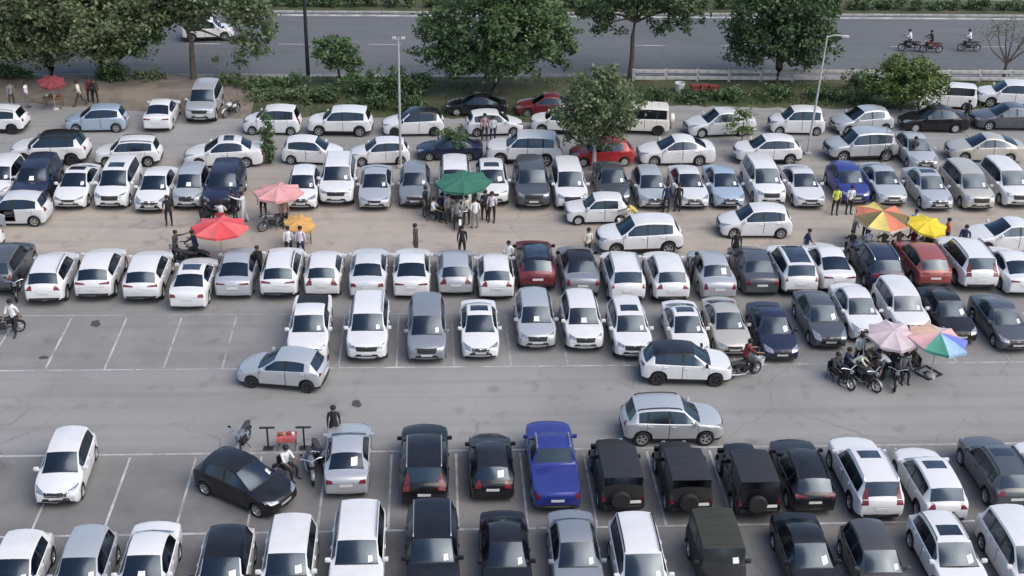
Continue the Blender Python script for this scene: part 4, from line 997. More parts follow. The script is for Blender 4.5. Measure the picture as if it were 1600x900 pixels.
# ---------------------------------------------------------------- the cars: model, x, y, heading, paint, fittings, label
CARS = [
 'cars in the row along the second white line',
 ('hatch', -14.28, 34.39, -90.0, 'white', 'p', 'white hatchback with plain roof beside the silver hatchback, rear window towards the white bay line', 1.0),
 ('hatch', -12.05, 34.44, -90.0, 'silver', 'p', 'silver grey hatchback between a plain white hatchback and a white saloon with rounded boot', 1.0),
 ('sedan', -9.92, 34.56, -90.0, 'white', 'q', 'white saloon with rounded boot between the silver hatchback and the black roofed car', 1.0),
 ('suv', -7.26, 34.29, -90.0, 'white', 'kp', 'white compact car with glossy black roof between two all white cars', 1.0),
 ('suv', -5.07, 34.56, -90.0, 'white', 'p', 'white compact SUV without rails between the black roofed car and the white railed SUV', 1.0),
 ('bigsuv', -2.71, 35.04, -90.0, 'white', 'rp', 'tall white SUV with raised roof rails next to the black SUV with silver rails', 1.0),
 ('bigsuv', -0.12, 35.05, -90.0, 'black', 'rp', 'black SUV with silver roof rails beside the tall white SUV, nose away from white line', 1.0),
 ('sedan', 2.45, 34.91, -90.0, 'black', 'p', 'glossy black saloon between the silver railed black SUV and the grey blue saloon', 1.0),
 ('sedan', 4.92, 34.85, -90.0, 'steel', 'p', 'grey blue saloon with pale boot lid behind the bright blue pickup', 1.0),
 ('mpv', 7.11, 34.2, -90.0, 'white', 'Rp', 'white people carrier with long plain roof between grey saloon and olive topped jeep', 1.0),
 ('jeep', 9.94, 34.18, -90.0, 'matte', 'vp', 'dark jeep with olive canvas top beside the white people carrier', 1.0),
 ('sedan', 13.16, 34.56, -90.0, 'black', 'p', 'black saloon parked between the olive topped jeep and the brown grey hatchback', 1.0),
 ('hatch', 15.5, 34.08, -90.0, 'brown', 'p', 'brown grey hatchback with paper on windscreen beside the black saloon', 1.0),
 ('suv', 18.26, 34.41, -90.0, 'white', 'sRp', 'white SUV with small dark sunroof between brown hatchback and the white van-like SUV', 1.0),
 ('mpv', 20.9, 34.27, -90.0, 'white', 'op', 'white people carrier with its front door standing open', 1.0),
 'cars parked behind the upper white bay line',
 ('hatch', -14.22, 40.69, -88.0, 'white', 'c', 'lone white hatchback parked alone across the empty painted bays', 1.0),
 ('hatch', -7.23, 39.51, -33.3, 'black', 'p', 'black hatchback parked crookedly across the painted bays beside a seated man', 1.03),
 ('sedan', -3.43, 41.26, 91.0, 'silver', 'b', 'silver white saloon with paper lying in the rear glass beside two parked motorcycles', 1.0),
 ('bigsuv', -0.42, 40.6, 90.0, 'black', 'r', 'black SUV with red tail lights and silver roof rails beside silver saloon', 1.0),
 ('hatch', 2.18, 40.6, 90.0, 'black', 'b', 'small black hatchback with white notice on its rear window', 1.0),
 ('pickup', 4.58, 40.43, 90.0, 'blue', 'rC', 'bright blue pickup with pale roof rails and covered bed next to the small black hatchback', 1.0),
 ('jeep', 7.01, 39.64, 90.0, 'matte', '', 'black canvas topped jeep next to the bright blue pickup', 1.0),
 ('jeep', 9.55, 39.42, 90.0, 'matte', '', 'black canvas topped jeep standing between two other black jeeps', 1.0),
 ('jeep', 12.1, 39.24, 90.0, 'black', '', 'black jeep with glossy rear fenders beside the black SUV', 1.0),
 ('suv', 14.31, 39.58, 90.0, 'black', 'R', 'black SUV with dark roof rails between black jeep and white SUV with sunroof', 1.0),
 ('bigsuv', 16.73, 39.3, 90.0, 'white', 'sr', 'white SUV with upright red tail lights and dark sunroof', 1.0),
 ('suv', 19.15, 38.83, 90.0, 'white', 's', 'white compact SUV with large dark sunroof beside the black railed SUV', 1.0),
 ('suv', 22.13, 39.58, 90.0, 'grey', 'Rs', 'dark grey SUV with red tail lights at the end of its row', 1.0),
 ('suv', 24.21, 39.17, 90.0, 'white', '', 'white SUV parked past the dark grey SUV', 1.0),
 'cars standing in the wide aisle',
 ('hatch', -6.67, 47.82, 169.4, 'silver', 'd', 'silver hatchback stopped in the aisle in front of the white pickup', 1.008),
 ('suv', 11.23, 47.89, -3.4, 'white', 'kd', 'white mini SUV with black roof stopped across parked cars in the aisle', 0.993),
 ('suv', 9.81, 43.28, -0.3, 'silver', 'R', 'silver compact SUV stopped behind the black jeeps in the aisle', 1.016),
 'cars parked nose out along the bays',
 ('pickup', -5.77, 51.48, -89.0, 'white', 'p', 'white pickup truck with black cargo bed behind the silver hatchback', 1.0),
 ('bigsuv', -3.07, 51.34, -90.0, 'white', 'rp', 'white SUV with roof rails and notice beside the white pickup', 1.0),
 ('mpv', -0.36, 51.29, -90.0, 'steel', 'p', 'steel grey people carrier with round notice on its windscreen', 1.0),
 ('sedan', 2.09, 51.43, -90.0, 'white', 's', 'white saloon with dark sunroof beside the steel grey people carrier', 1.0),
 ('suv', 4.75, 52.1, -90.0, 'silver', 'q', 'silver white SUV parked in front of the dark red car with black roof', 1.006),
 ('suv', 6.96, 51.94, -90.0, 'white', 'q', 'white SUV with black lower bumper and white number plate', 1.004),
 ('suv', 9.12, 51.2, -90.0, 'white', 'sp', 'white SUV with dark sunroof beside the black roofed mini SUV', 1.0),
 ('sedan', 11.81, 51.21, -90.0, 'white', 'sp', 'white saloon with sunroof half hidden behind the black roofed mini SUV', 1.0),
 ('sedan', 13.84, 51.53, -90.0, 'champ', 'p', 'champagne silver saloon behind the person in dark red', 1.0),
 ('sedan', 15.94, 51.03, -90.0, 'navy', 'p', 'navy blue saloon with notice beside the champagne saloon', 1.0),
 ('sedan', 18.54, 52.17, -90.0, 'grey', 'p', 'dark grey saloon between navy saloon and white saloon', 1.004),
 ('sedan', 20.59, 52.88, -90.0, 'white', 'p', 'white saloon with blue tinted windscreen behind the pale pink parasol', 1.013),
 ('suv', 22.84, 52.99, -90.0, 'white', 'p', 'white SUV with dark windscreen behind the rainbow parasol', 1.017),
 ('sedan', 24.96, 52.56, -90.0, 'black', 'p', 'black saloon with bright notice behind the rainbow parasol', 1.009),
 ('sedan', 27.36, 51.73, -90.0, 'grey', 'p', 'dark green grey saloon beside the black saloon with bright notice', 1.0),
 'cars parked tail out backing onto the bays',
 ('suv', -21.52, 58.06, 90.0, 'grey', '', 'dark grey SUV beside parked motorcycles at the end of its row', 1.075),
 ('suv', -18.94, 56.95, 92.0, 'white', 'r', 'white SUV with dark full width rear glass beside empty bays', 1.065),
 ('suv', -16.7, 57.4, 92.0, 'white', '', 'white SUV with plain roof parked between two white cars', 1.071),
 ('suv', -14.3, 57.1, 91.0, 'white', '', 'white SUV with dark rear bumper next to the white saloon with sunroof', 1.067),
 ('sedan', -11.93, 56.5, 90.0, 'white', 's', 'white saloon with dark sunroof and black rear glass', 1.057),
 ('sedan', -9.91, 57.64, 90.0, 'silver', '', 'silver grey saloon next to the white saloon with sunroof', 1.071),
 ('suv', -7.68, 57.43, 90.0, 'white', 'R', 'white SUV with wide black rear glass behind the pickup', 1.071),
 ('hatch', -5.57, 57.5, 90.0, 'white', '', 'white hatchback behind the black bed of the pickup', 1.073),
 ('sedan', -3.32, 57.56, 90.0, 'pearl', '', 'pearl white saloon behind the white SUV with rails', 1.07),
 ('sedan', -1.14, 57.53, 90.0, 'white', '', 'white saloon behind the steel grey people carrier', 1.07),
 ('hatch', 1.06, 57.56, 90.0, 'silver', '', 'silver hatchback tail to tail behind the white saloon with sunroof', 1.074),
 ('hatch', 3.09, 57.12, 90.0, 'white', '', 'white hatchback beside the dark red car with black roof', 1.068),
 ('suv', 5.2, 58.19, 90.0, 'maroon', 'kP', 'dark red car with black roof and glass roof panel', 1.075),
 ('sedan', 7.41, 57.72, 90.0, 'steel', 'k', 'grey saloon with black roof beside the dark red car', 1.072),
 ('suv', 9.59, 56.82, 90.0, 'white', 'r', 'white SUV with roof rails beside the black roofed grey saloon', 1.064),
 ('suv', 11.81, 56.79, 90.0, 'white', '', 'white compact SUV with dark rear glass behind the sunroof cars', 1.063),
 ('sedan', 14.26, 57.22, 90.0, 'silver', 'b', 'silver saloon behind the champagne saloon', 1.066),
 ('sedan', 16.52, 57.68, 90.0, 'grey', '', 'charcoal saloon with red light bar beside the silver saloon', 1.071),
 ('suv', 18.5, 57.49, 90.0, 'white', 'P', 'white SUV with dark glass roof panel', 1.072),
 ('sedan', 20.59, 58.07, 90.0, 'white', '', 'white saloon beside the navy railed SUV', 1.075),
 ('suv', 23.13, 58.01, 90.0, 'navy', 'r', 'dark navy SUV with silver roof rails', 1.075),
 ('suv', 25.66, 58.12, 90.0, 'brick', '', 'brick red SUV parked below the yellow parasol', 1.075),
 ('bigsuv', 28.0, 58.13, 90.0, 'white', 'R', 'tall white SUV between the brick red SUV and a white saloon', 1.075),
 ('sedan', 30.13, 57.53, 90.0, 'white', '', 'white saloon at the row end beside the tall white SUV', 1.07),
 'cars stopped in the sandy aisle',
 ('hatch', -23.28, 65.06, 179.8, 'pearl', 'o', 'white hatchback with its door open in front of the navy SUV', 1.049),
 ('oldhatch', 9.29, 65.03, -178.3, 'white', 'c', 'old boxy white hatchback in front of the white SUV', 1.115),
 ('suv', 11.09, 61.25, -176.0, 'white', '', 'white SUV stopped in the sandy aisle beside the person in cream shirt', 1.12),
 ('hatch', 17.91, 63.27, 179.7, 'white', '', 'white hatchback stopped in front of the parked light blue saloon', 1.065),
 ('sedan', 31.69, 61.28, 179.6, 'white', '', 'white saloon stopped beside the yellow parasol', 1.12),
 ('hatch', -24.58, 61.14, 179.6, 'white', '', 'white car nosing out beyond the grey SUV', 0.95),
 'cars parked facing the sandy aisle',
 ('suv', -25.04, 69.29, -90.0, 'white', 'p', 'white SUV next to the navy SUV at the row end', 1.075),
 ('bigsuv', -22.93, 68.82, -90.0, 'navy', 'q', 'dark navy SUV behind the white hatchback with open door', 1.075),
 ('sedan', -20.59, 68.56, -90.0, 'white', 'sp', 'white saloon with sunroof beside the dark navy SUV', 1.075),
 ('mpv', -18.29, 68.69, -90.0, 'white', 's', 'white people carrier with big dark sunroof', 1.075),
 ('sedan', -15.99, 68.1, -90.0, 'white', 'p', 'white saloon with notice beside the silver minivan', 1.075),
 ('tall', -14.0, 68.1, -90.0, 'silver', 'q', 'silver tall hatchback with round notice beside the navy SUV', 1.075),
 ('bigsuv', -12.07, 68.0, -90.0, 'navy', 'p', 'navy SUV surrounded by the seated group', 1.075),
 ('hatch', -7.58, 68.15, -90.0, 'white', 'p', 'white hatchback behind the pale pink parasol', 1.075),
 ('bigsuv', -5.62, 69.06, -90.0, 'white', 'rp', 'white SUV with two roof rails and paper on windscreen', 1.075),
 ('sedan', -3.41, 68.43, -90.0, 'silver', 'p', 'silver saloon beside the white SUV with two roof rails', 1.075),
 ('hatch', -1.11, 68.5, -90.0, 'steel', 'p', 'grey silver hatchback with deep grille beside the silver saloon', 1.075),
 ('mpv', 1.24, 68.83, -90.0, 'white', '', 'white people carrier behind the green canopy', 1.075),
 ('suv', 3.4, 68.88, -90.0, 'white', 'sp', 'white SUV with roof slot beside the green canopy', 1.075),
 ('bigsuv', 5.74, 68.59, -90.0, 'grey', '', 'dark grey SUV between a white SUV and a white people carrier', 1.075),
 ('mpv', 7.96, 68.55, -90.0, 'white', 'p', 'white people carrier behind the old boxy hatchback', 1.075),
 ('sedan', 10.57, 69.05, -90.0, 'grey', 'p', 'dark grey saloon with paper under the leafy tree', 1.075),
 ('hatch', 12.78, 68.19, -90.0, 'silver', 'p', 'silver hatchback behind the two standing men in dark clothes', 1.075),
 ('sedan', 15.11, 68.49, -90.0, 'pearl', 'p', 'pearl white saloon next to the light blue saloon', 1.075),
 ('sedan', 17.24, 68.57, -90.0, 'iceblue', 'p', 'light blue saloon parked between two white cars', 1.075),
 ('mpv', 19.76, 69.08, -90.0, 'white', 'p', 'white people carrier beside the light blue saloon', 1.075),
 ('sedan', 22.02, 68.56, -90.0, 'pearl', 'p', 'pale silver saloon next to the bright blue hatchback', 1.075),
 ('hatch', 24.93, 68.92, -90.0, 'blue', 'p', 'bright blue hatchback behind the person in a yellow vest', 1.075),
 ('sedan', 27.07, 68.93, -90.0, 'silver', 'p', 'silver saloon above the striped parasol', 1.075),
 ('sedan', 29.58, 68.18, -90.0, 'silver', 'sp', 'silver saloon with dark sunroof slot above the yellow parasol', 1.075),
 ('mpv', 32.06, 68.31, -90.0, 'champ', 'p', 'champagne people carrier next to the silver saloon with sunroof', 1.075),
 ('mpv', 34.65, 68.77, -90.0, 'white', 'p', 'white people carrier beside the champagne one', 1.075),
 'cars parked lengthways behind the sandy aisle row',
 ('suv', -23.57, 74.07, -179.8, 'white', 'kd', 'white SUV with dark roof parked lengthways behind the navy SUV', 1.12),
 ('suv', -18.77, 73.7, -177.4, 'white', 'R', 'white SUV parked lengthways behind the white people carrier', 0.963),
 ('sedan', -12.96, 73.66, -175.8, 'white', 's', 'white saloon with sunroof behind the slim dark shrub', 1.103),
 ('hatch', -7.52, 74.09, -4.7, 'white', '', 'white hatchback facing the silver lamp post', 0.993),
 ('hatch', -3.37, 73.98, -174.7, 'white', '', 'white hatchback parked beside the silver lamp post', 0.97),
 ('sedan', 1.01, 74.75, -179.8, 'navy', '', 'dark blue saloon under the small green sapling', 0.95),
 ('bigsuv', 5.71, 74.16, 176.0, 'white', '', 'white SUV with dark window band beside the red hatchback', 1.052),
 ('hatch', 10.59, 73.93, -177.5, 'red', 'c', 'bright red hatchback under the leafy tree', 1.05),
 ('sedan', 15.35, 74.13, -177.9, 'white', '', 'white saloon beside the bright red hatchback', 1.12),
 ('suv', 21.28, 74.26, -179.8, 'white', '', 'white SUV parked lengthways next to the tall lamp post', 1.033),
 ('suv', 27.56, 74.9, -176.0, 'silver', '', 'silver SUV with the thin leaning tree in front', 1.12),
 ('sedan', 30.97, 74.44, -90.0, 'silver', '', 'silver saloon squeezed in behind the silver saloon with sunroof', 1.075),
 ('sedan', 35.75, 74.69, 176.4, 'champ', '', 'champagne grey saloon parked lengthways behind the people carriers', 1.12),
 'cars parked lengthways below the verge',
 ('suv', -28.49, 79.42, 177.7, 'white', 'rd', 'white SUV with dark rear side glass beside the dirt bank', 0.967),
 ('hatch', -22.1, 79.72, -176.9, 'iceblue', '', 'ice blue hatchback with pale roof on the dirt edge', 1.027),
 ('sedan', -18.13, 81.17, 91.0, 'white', '', 'white saloon parked tail out on the dirt edge', 1.075),
 ('bigsuv', -15.58, 82.89, -90.0, 'silver', '', 'silver SUV with dark bumper on the dirt near the tree', 1.075),
 ('tall', -10.62, 79.31, 177.9, 'white', '', 'white tall hatchback behind the slim dark shrub', 1.058),
 ('suv', -6.16, 79.17, 177.9, 'white', '', 'white SUV between the white tall hatchback and the black roofed hatchback', 1.032),
 ('hatch', -1.36, 79.19, -177.1, 'white', 'kd', 'white hatchback with black roof beside the lamp post', 1.063),
 ('hatch', 4.03, 79.24, 6.1, 'white', '', 'white hatchback with two people standing at its side', 0.987),
 ('suv', 8.51, 79.54, 174.9, 'white', '', 'white SUV half hidden by the leafy tree', 0.981),
 ('wjeep', 13.82, 79.55, 175.0, 'cream', 'd', 'cream white box jeep with spare wheel behind the leafy tree', 1.02),
 ('sedan', 19.23, 79.28, -172.6, 'pearl', 'c', 'pearl white saloon behind the bright green sapling', 1.094),
 ('tall', 24.57, 79.58, 177.8, 'white', '', 'white hatchback beside the tall lamp post arm', 1.053),
 ('hatch', 29.16, 79.81, -172.1, 'silver', '', 'silver hatchback between a white hatchback and a black saloon', 1.093),
 ('sedan', 34.36, 80.22, 178.0, 'black', 'c', 'black saloon with pale wheels under the bright green tree', 1.059),
 ('sedan', 39.76, 80.69, 178.2, 'grey', '', 'charcoal saloon behind the black saloon with pale wheels', 1.12),
 'cars parked against the verge',
 ('sedan', 2.98, 82.96, 174.6, 'black', 'c', 'black saloon with silver waistline in the shade below the big tree', 0.969),
 ('sedan', 7.81, 82.96, 177.6, 'maroon', '', 'maroon saloon in the shade below the big tree', 0.971),
 ('van', 37.35, 84.81, 173.0, 'white', '', 'white minivan behind the bright green tree', 0.955),
 ('suv', 41.78, 85.27, 169.9, 'white', '', 'white SUV beside the minivan near the guard rail', 1.093),
 'cars driving on the far road',
 ('suv', -18.15, 100.61, 9.4, 'white', '', 'white car driving on the far road behind the tree', 1.003),
]
group = ''
for row in CARS:
    if isinstance(row, str):
        group = row
        continue
    make_car(*row, group=group, cat={'jeep': 'jeep', 'wjeep': 'jeep', 'pickup': 'pickup', 'van': 'van'}.get(row[0], 'car'))

# ---------------------------------------------------------------- people and small things, placed in metres
PEOPLE = [
 ('stand', -14.67, 64.37, -80.0, 'black', 'black', 'short', 'person in black standing beside the white saloon with notice'),
 ('point', -10.56, 64.7, 175.0, 'white', 'white', 'long', 'person in loose white clothes reaching towards the navy SUV'),
 ('sit', -11.78, 64.36, 90.0, 'white', 'grey', 'short', 'person in white shirt seated behind the red parasol'),
 ('sit', -12.69, 64.54, 60.0, 'black', 'black', 'long', 'person in dark clothes seated in front of the navy SUV'),
 ('stand', -9.01, 58.04, -60.0, 'black', 'black', 'long', 'person in black standing between silver saloon and white SUV'),
 ('stand', -7.67, 60.28, 100.0, 'white', 'black', 'long', 'person in white shirt and dark trousers standing below the ochre parasol'),
 ('stand', -7.02, 60.12, 80.0, 'lilac', 'navy', 'long', 'person in pale lilac shirt standing beside the one in white'),
 ('ride', -12.34, 59.55, 150.0, 'navy', 'black', 'long', 'person in navy jacket sitting on motorcycle near the red parasol'),
 ('point', -13.48, 59.86, -20.0, 'charcoal', 'black', 'long', 'person in charcoal with raised arm beside the motorcycle'),
 ('stand', -0.97, 60.38, 160.0, 'charcoal', 'charcoal', 'long', 'person in charcoal walking across the sandy aisle'),
 ('stand', 1.48, 60.36, 90.0, 'black', 'black', 'long', 'person in black standing with back turned in the sandy aisle'),
 ('stand', 1.27, 63.79, -90.0, 'grey', 'black', 'short', 'person with dark trousers standing below the green canopy'),
 ('stand', 2.28, 63.87, 100.0, 'white', 'grey', 'short', 'person in bright white shirt beside the green canopy table'),
 ('stand', 2.85, 64.91, 60.0, 'charcoal', 'black', 'short', 'person in charcoal behind the one in white shirt'),
 ('sit', -0.08, 65.01, -20.0, 'white', 'black', 'short', 'person in white shirt seated at the green canopy'),
 ('sit', 0.5, 65.54, -120.0, 'navy', 'black', 'long', 'person in navy seated near the green canopy'),
 ('stand', 3.85, 58.52, -100.0, 'white', 'black', 'short', 'person in white shirt standing between white hatchback and red car'),
 ('stand', 8.16, 60.0, -70.0, 'cream', 'black', 'short', 'person in cream shirt standing beside the white SUV in the aisle'),
 ('bend', 11.39, 63.92, 180.0, 'yellow', 'grey', 'short', 'person in yellow crouching behind the old boxy hatchback'),
 ('stand', 13.43, 66.04, 90.0, 'navy', 'black', 'long', 'person in navy clothes before the silver hatchback'),
 ('stand', 14.12, 66.13, 90.0, 'black', 'black', 'long', 'person in black clothes before the pearl saloon'),
 ('stand', 16.04, 59.48, -90.0, 'black', 'black', 'long', 'person in black standing above the charcoal saloon'),
 ('stand', 13.39, 57.03, -90.0, 'charcoal', 'black', 'long', 'person in charcoal standing between white SUV and silver saloon'),
 ('walk', 19.99, 59.92, 0.0, 'navy', 'charcoal', 'short', 'person in dark navy walking past the white SUV with roof panel'),
 ('stand', 23.3, 65.74, -90.0, 'hiviz', 'black', 'short', 'person in a yellow vest beside the bright blue hatchback'),
 ('stand', 24.16, 65.83, -80.0, 'white', 'black', 'short', 'person in white shirt beside the one in yellow vest'),
 ('stand', 23.42, 62.5, 0.0, 'cream', 'grey', 'short', 'person in cream standing at the edge of the striped parasol'),
 ('sit', 22.68, 60.53, 90.0, 'black', 'black', 'long', 'person in black seated before the striped parasol, end of the seated line'),
 ('sit', 23.57, 60.52, 90.0, 'white', 'black', 'short', 'person in white shirt seated in the line before the striped parasol'),
 ('sit', 24.46, 60.52, 90.0, 'olive', 'black', 'long', 'person in olive seated in the line before the striped parasol'),
 ('sit', 25.31, 60.59, 90.0, 'tan', 'black', 'short', 'person in tan shirt seated beside the one in olive'),
 ('sit', 26.1, 60.59, 90.0, 'maroon', 'black', 'short', 'person in maroon seated before the yellow parasol'),
 ('stand', 28.21, 61.14, 180.0, 'orange', 'black', 'short', 'person in orange shirt standing at the yellow parasol'),
 ('walk', 28.84, 60.33, -120.0, 'navy', 'black', 'long', 'person in navy walking beside the white saloon in the aisle'),
 ('bend', 18.71, 47.44, -30.0, 'cream', 'black', 'short', 'person in cream shirt bending over a motorcycle'),
 ('sit', 17.98, 47.56, -60.0, 'charcoal', 'black', 'long', 'person in charcoal seated beside the parked motorcycles'),
 ('sit', 19.37, 47.76, -80.0, 'black', 'black', 'long', 'person in black seated under the pale parasol edge'),
 ('stand', 20.16, 48.19, -100.0, 'lilac', 'black', 'short', 'person in lilac standing behind the pale parasol'),
 ('bend', 20.44, 47.41, 170.0, 'white', 'black', 'short', 'person in white shirt leaning over the bikes below the pale parasol'),
 ('sit', 21.14, 47.56, -90.0, 'grey', 'black', 'short', 'person in grey seated below the pale parasol'),
 ('sit', 21.8, 47.99, 180.0, 'olive', 'charcoal', 'short', 'person in olive seated below the rainbow parasol edge'),
 ('ride', 13.9, 47.85, 20.0, 'maroon', 'black', 'short', 'person in dark red sitting on a light motorcycle'),
 ('stand', -4.11, 42.96, -80.0, 'black', 'black', 'long', 'person in black standing beside the silver saloon'),
 ('sit', -5.86, 40.79, -40.0, 'white', 'black', 'short', 'person in white shirt seated beside the crooked black hatchback'),
 ('walk', -19.54, 52.26, -100.0, 'white', 'black', 'short', 'person in white shirt walking by the motorcycle near empty bays'),
 ('stand', -27.77, 83.81, 0.0, 'white', 'grey', 'short', 'person in white shirt at the red roadside parasol'),
 ('stand', -28.79, 83.79, -50.0, 'grey', 'charcoal', 'short', 'person in grey standing near the red roadside parasol'),
 ('walk', -24.31, 84.11, 180.0, 'cream', 'charcoal', 'short', 'person in cream shirt walking on the dirt bank'),
 ('stand', -23.39, 84.66, -90.0, 'black', 'black', 'long', 'person in black standing on the dirt bank'),
 ('stand', -23.81, 84.92, -60.0, 'maroon', 'black', 'long', 'person in maroon standing on the dirt bank'),
 ('stand', 3.33, 77.63, 90.0, 'pink', 'charcoal', 'short', 'person in pink shirt at the side of the white hatchback'),
 ('stand', 3.87, 77.52, -90.0, 'white', 'navy', 'short', 'person in white shirt at the side of the white hatchback'),
 ('stand', 37.09, 81.12, -90.0, 'black', 'charcoal', 'long', 'person in black between the minivan and charcoal saloon'),
 ('stand', 30.66, 73.67, -90.0, 'charcoal', 'black', 'long', 'person in charcoal beside the squeezed in silver saloon'),
 ('ride', 39.06, 98.52, 175.0, 'white', 'black', 'short', 'rider in white shirt on a motorcycle on the far road'),
 ('ride', 40.77, 98.2, 175.0, 'black', 'black', 'long', 'rider in black on a red motorcycle on the far road'),
 ('ride', 44.12, 98.64, 175.0, 'white', 'black', 'short', 'rider in white on the motorcycle beside the bare tree'),
 ('stand', 0.78, 64.66, -60.0, 'grey', 'charcoal', 'short', 'person in grey shirt standing left behind the green canopy table'),
 ('stand', 1.82, 64.31, 100.0, 'cream', 'charcoal', 'short', 'person in cream shirt leaning close to the green canopy table'),
 ('stand', 3.25, 64.74, -100.0, 'lilac', 'black', 'short', 'person in lilac shirt at the outer edge of the green canopy group'),
 ('stand', -0.52, 65.54, -30.0, 'black', 'charcoal', 'short', 'person in black standing behind the seated person in white'),
 ('stand', -9.63, 65.57, -100.0, 'charcoal', 'black', 'short', 'person in charcoal standing beside the pink parasol'),
 ('stand', -8.25, 64.0, -60.0, 'tan', 'black', 'short', 'person in tan shirt beside the ochre parasol'),
 ('stand', -11.13, 64.96, -140.0, 'black', 'charcoal', 'long', 'person in black standing beside the one in loose white'),
 ('sit', 26.86, 60.5, 90.0, 'charcoal', 'black', 'short', 'person in charcoal seated before the yellow parasol'),
 ('stand', 24.08, 62.49, -60.0, 'grey', 'black', 'short', 'person in grey standing under the striped parasol'),
 ('stand', 26.82, 62.48, -120.0, 'white', 'grey', 'short', 'person in white standing between striped and yellow parasols'),
 ('sit', 18.59, 47.94, -20.0, 'navy', 'black', 'long', 'person in navy seated among the motorcycles'),
 ('sit', 19.8, 47.25, -120.0, 'charcoal', 'black', 'short', 'person in charcoal seated in front of the pale parasol'),
 ('sit', 20.78, 47.9, -60.0, 'black', 'charcoal', 'long', 'person in black seated below the pale parasol'),
 ('stand', 19.41, 48.66, -80.0, 'white', 'black', 'short', 'person in white standing behind the pale parasol group'),
]
MOTORCYCLES = [
 (-12.34, 59.55, 150.0, 'black', 'black motorcycle under the person in navy jacket'),
 (39.06, 98.52, 175.0, 'black', 'black motorcycle ridden by the rider in white shirt'),
 (40.77, 98.2, 175.0, 'redm', 'red motorcycle ridden by the rider in black'),
 (44.12, 98.64, 175.0, 'grey', 'grey motorcycle ridden beside the bare tree'),
 (13.9, 47.85, 20.0, 'black', 'light black motorcycle under the person in dark red'),
 (18.26, 47.23, -70.0, 'black', 'black motorcycle parked beside the seated person in charcoal'),
 (19.25, 46.99, -60.0, 'grey', 'grey motorcycle parked in front of the person in black'),
 (20.68, 47.07, -110.0, 'black', 'black motorcycle under the leaning person in white shirt'),
 (-7.75, 42.67, -100.0, 'grey', 'grey motorcycle parked behind the crooked black hatchback'),
 (-4.58, 41.36, -70.0, 'black', 'black motorcycle parked against the silver white saloon'),
 (-4.86, 40.77, -80.0, 'grey', 'grey motorcycle parked between the seated man and silver white saloon'),
 (-20.02, 52.21, -160.0, 'black', 'black motorcycle beside the person walking in white shirt'),
 (-20.56, 56.06, -75.0, 'black', 'black motorcycle parked between the grey SUV and the white SUV with dark rear glass'),
 (-13.77, 82.41, -120.0, 'whitem', 'white scooter-like motorcycle parked on the dirt beside the silver SUV'),
 (-8.87, 63.84, -150.0, 'grey', 'grey motorcycle parked under the pale pink parasol'),
 (1.43, 64.31, -90.0, 'whitem', 'white motorcycle parked below the green canopy'),
 (-13.1, 59.41, 160.0, 'charc', 'charcoal motorcycle beside the person with raised arm'),
]
CHAIRS = [
 (-11.78, 64.36, 90.0, 'red plastic chair of the person behind the red parasol'),
 (-12.69, 64.54, 60.0, 'dark plastic chair in front of the navy SUV'),
 (-0.08, 65.01, -20.0, 'plastic chair of the person in white at the green canopy'),
 (0.5, 65.54, -120.0, 'plastic chair of the person in navy at the green canopy'),
 (22.68, 60.53, 90.0, 'dark chair under the person in black before the striped parasol'),
 (23.57, 60.52, 90.0, 'dark chair under the person in white before the striped parasol'),
 (24.46, 60.52, 90.0, 'dark chair under the person in olive before the striped parasol'),
 (25.31, 60.59, 90.0, 'dark chair under the person in tan shirt'),
 (26.1, 60.59, 90.0, 'dark chair under the person in maroon'),
 (17.98, 47.56, -60.0, 'dark chair under the person in charcoal beside the motorcycles'),
 (19.37, 47.76, -80.0, 'dark chair under the person in black below the pale parasol'),
 (21.14, 47.56, -90.0, 'dark chair under the person in grey below the pale parasol'),
 (21.8, 47.99, 180.0, 'dark chair under the person in olive below the rainbow parasol'),
 (-5.86, 40.79, -40.0, 'dark chair under the person beside the crooked black hatchback'),
 (26.86, 60.5, 90.0, 'dark chair under the person in charcoal before the yellow parasol'),
 (18.59, 47.94, -20.0, 'dark chair under the person in navy among the motorcycles'),
 (19.8, 47.25, -120.0, 'dark chair under the person in charcoal in front of the pale parasol'),
 (20.78, 47.9, -60.0, 'dark chair between the person in grey and the leaning one in white'),
]
PARASOLS = [
 (-11.11, 59.94, 1.95, 1.5, 0.0, 0.0, 'red', 'red parasol shading the motorcycles in the sandy aisle'),
 (-8.57, 64.47, 2.0, 1.4, 0.0, 0.0, 'pink', 'faded pink parasol in front of the slim columnar shrub'),
 (-7.16, 61.39, 1.5, 0.85, 14.0, -60.0, 'ochre', 'small tilted ochre parasol above the two people in pale shirts'),
 (1.66, 65.71, 2.1, 1.65, 3.0, 200.0, 'green', 'green parasol between two white cars'),
 (24.3, 61.02, 2.0, 1.55, 8.0, -90.0, 'striped', 'striped parasol of orange, yellow and olive panels with cream edge'),
 (26.53, 60.14, 1.9, 1.1, 10.0, -60.0, 'yellow', 'bright yellow parasol beside the striped one'),
 (20.61, 48.05, 2.0, 1.2, 7.0, -90.0, 'palepink', 'pale pinkish grey parasol above the seated group'),
 (22.54, 47.67, 2.0, 1.4, 6.0, -30.0, 'rainbow', 'rainbow coloured parasol beside the pale one'),
 (-25.84, 83.44, 2.0, 0.95, 12.0, -60.0, 'shaded_darkred', 'dark red parasol with shade painted in, on the dirt bank below the dusty tree'),
]
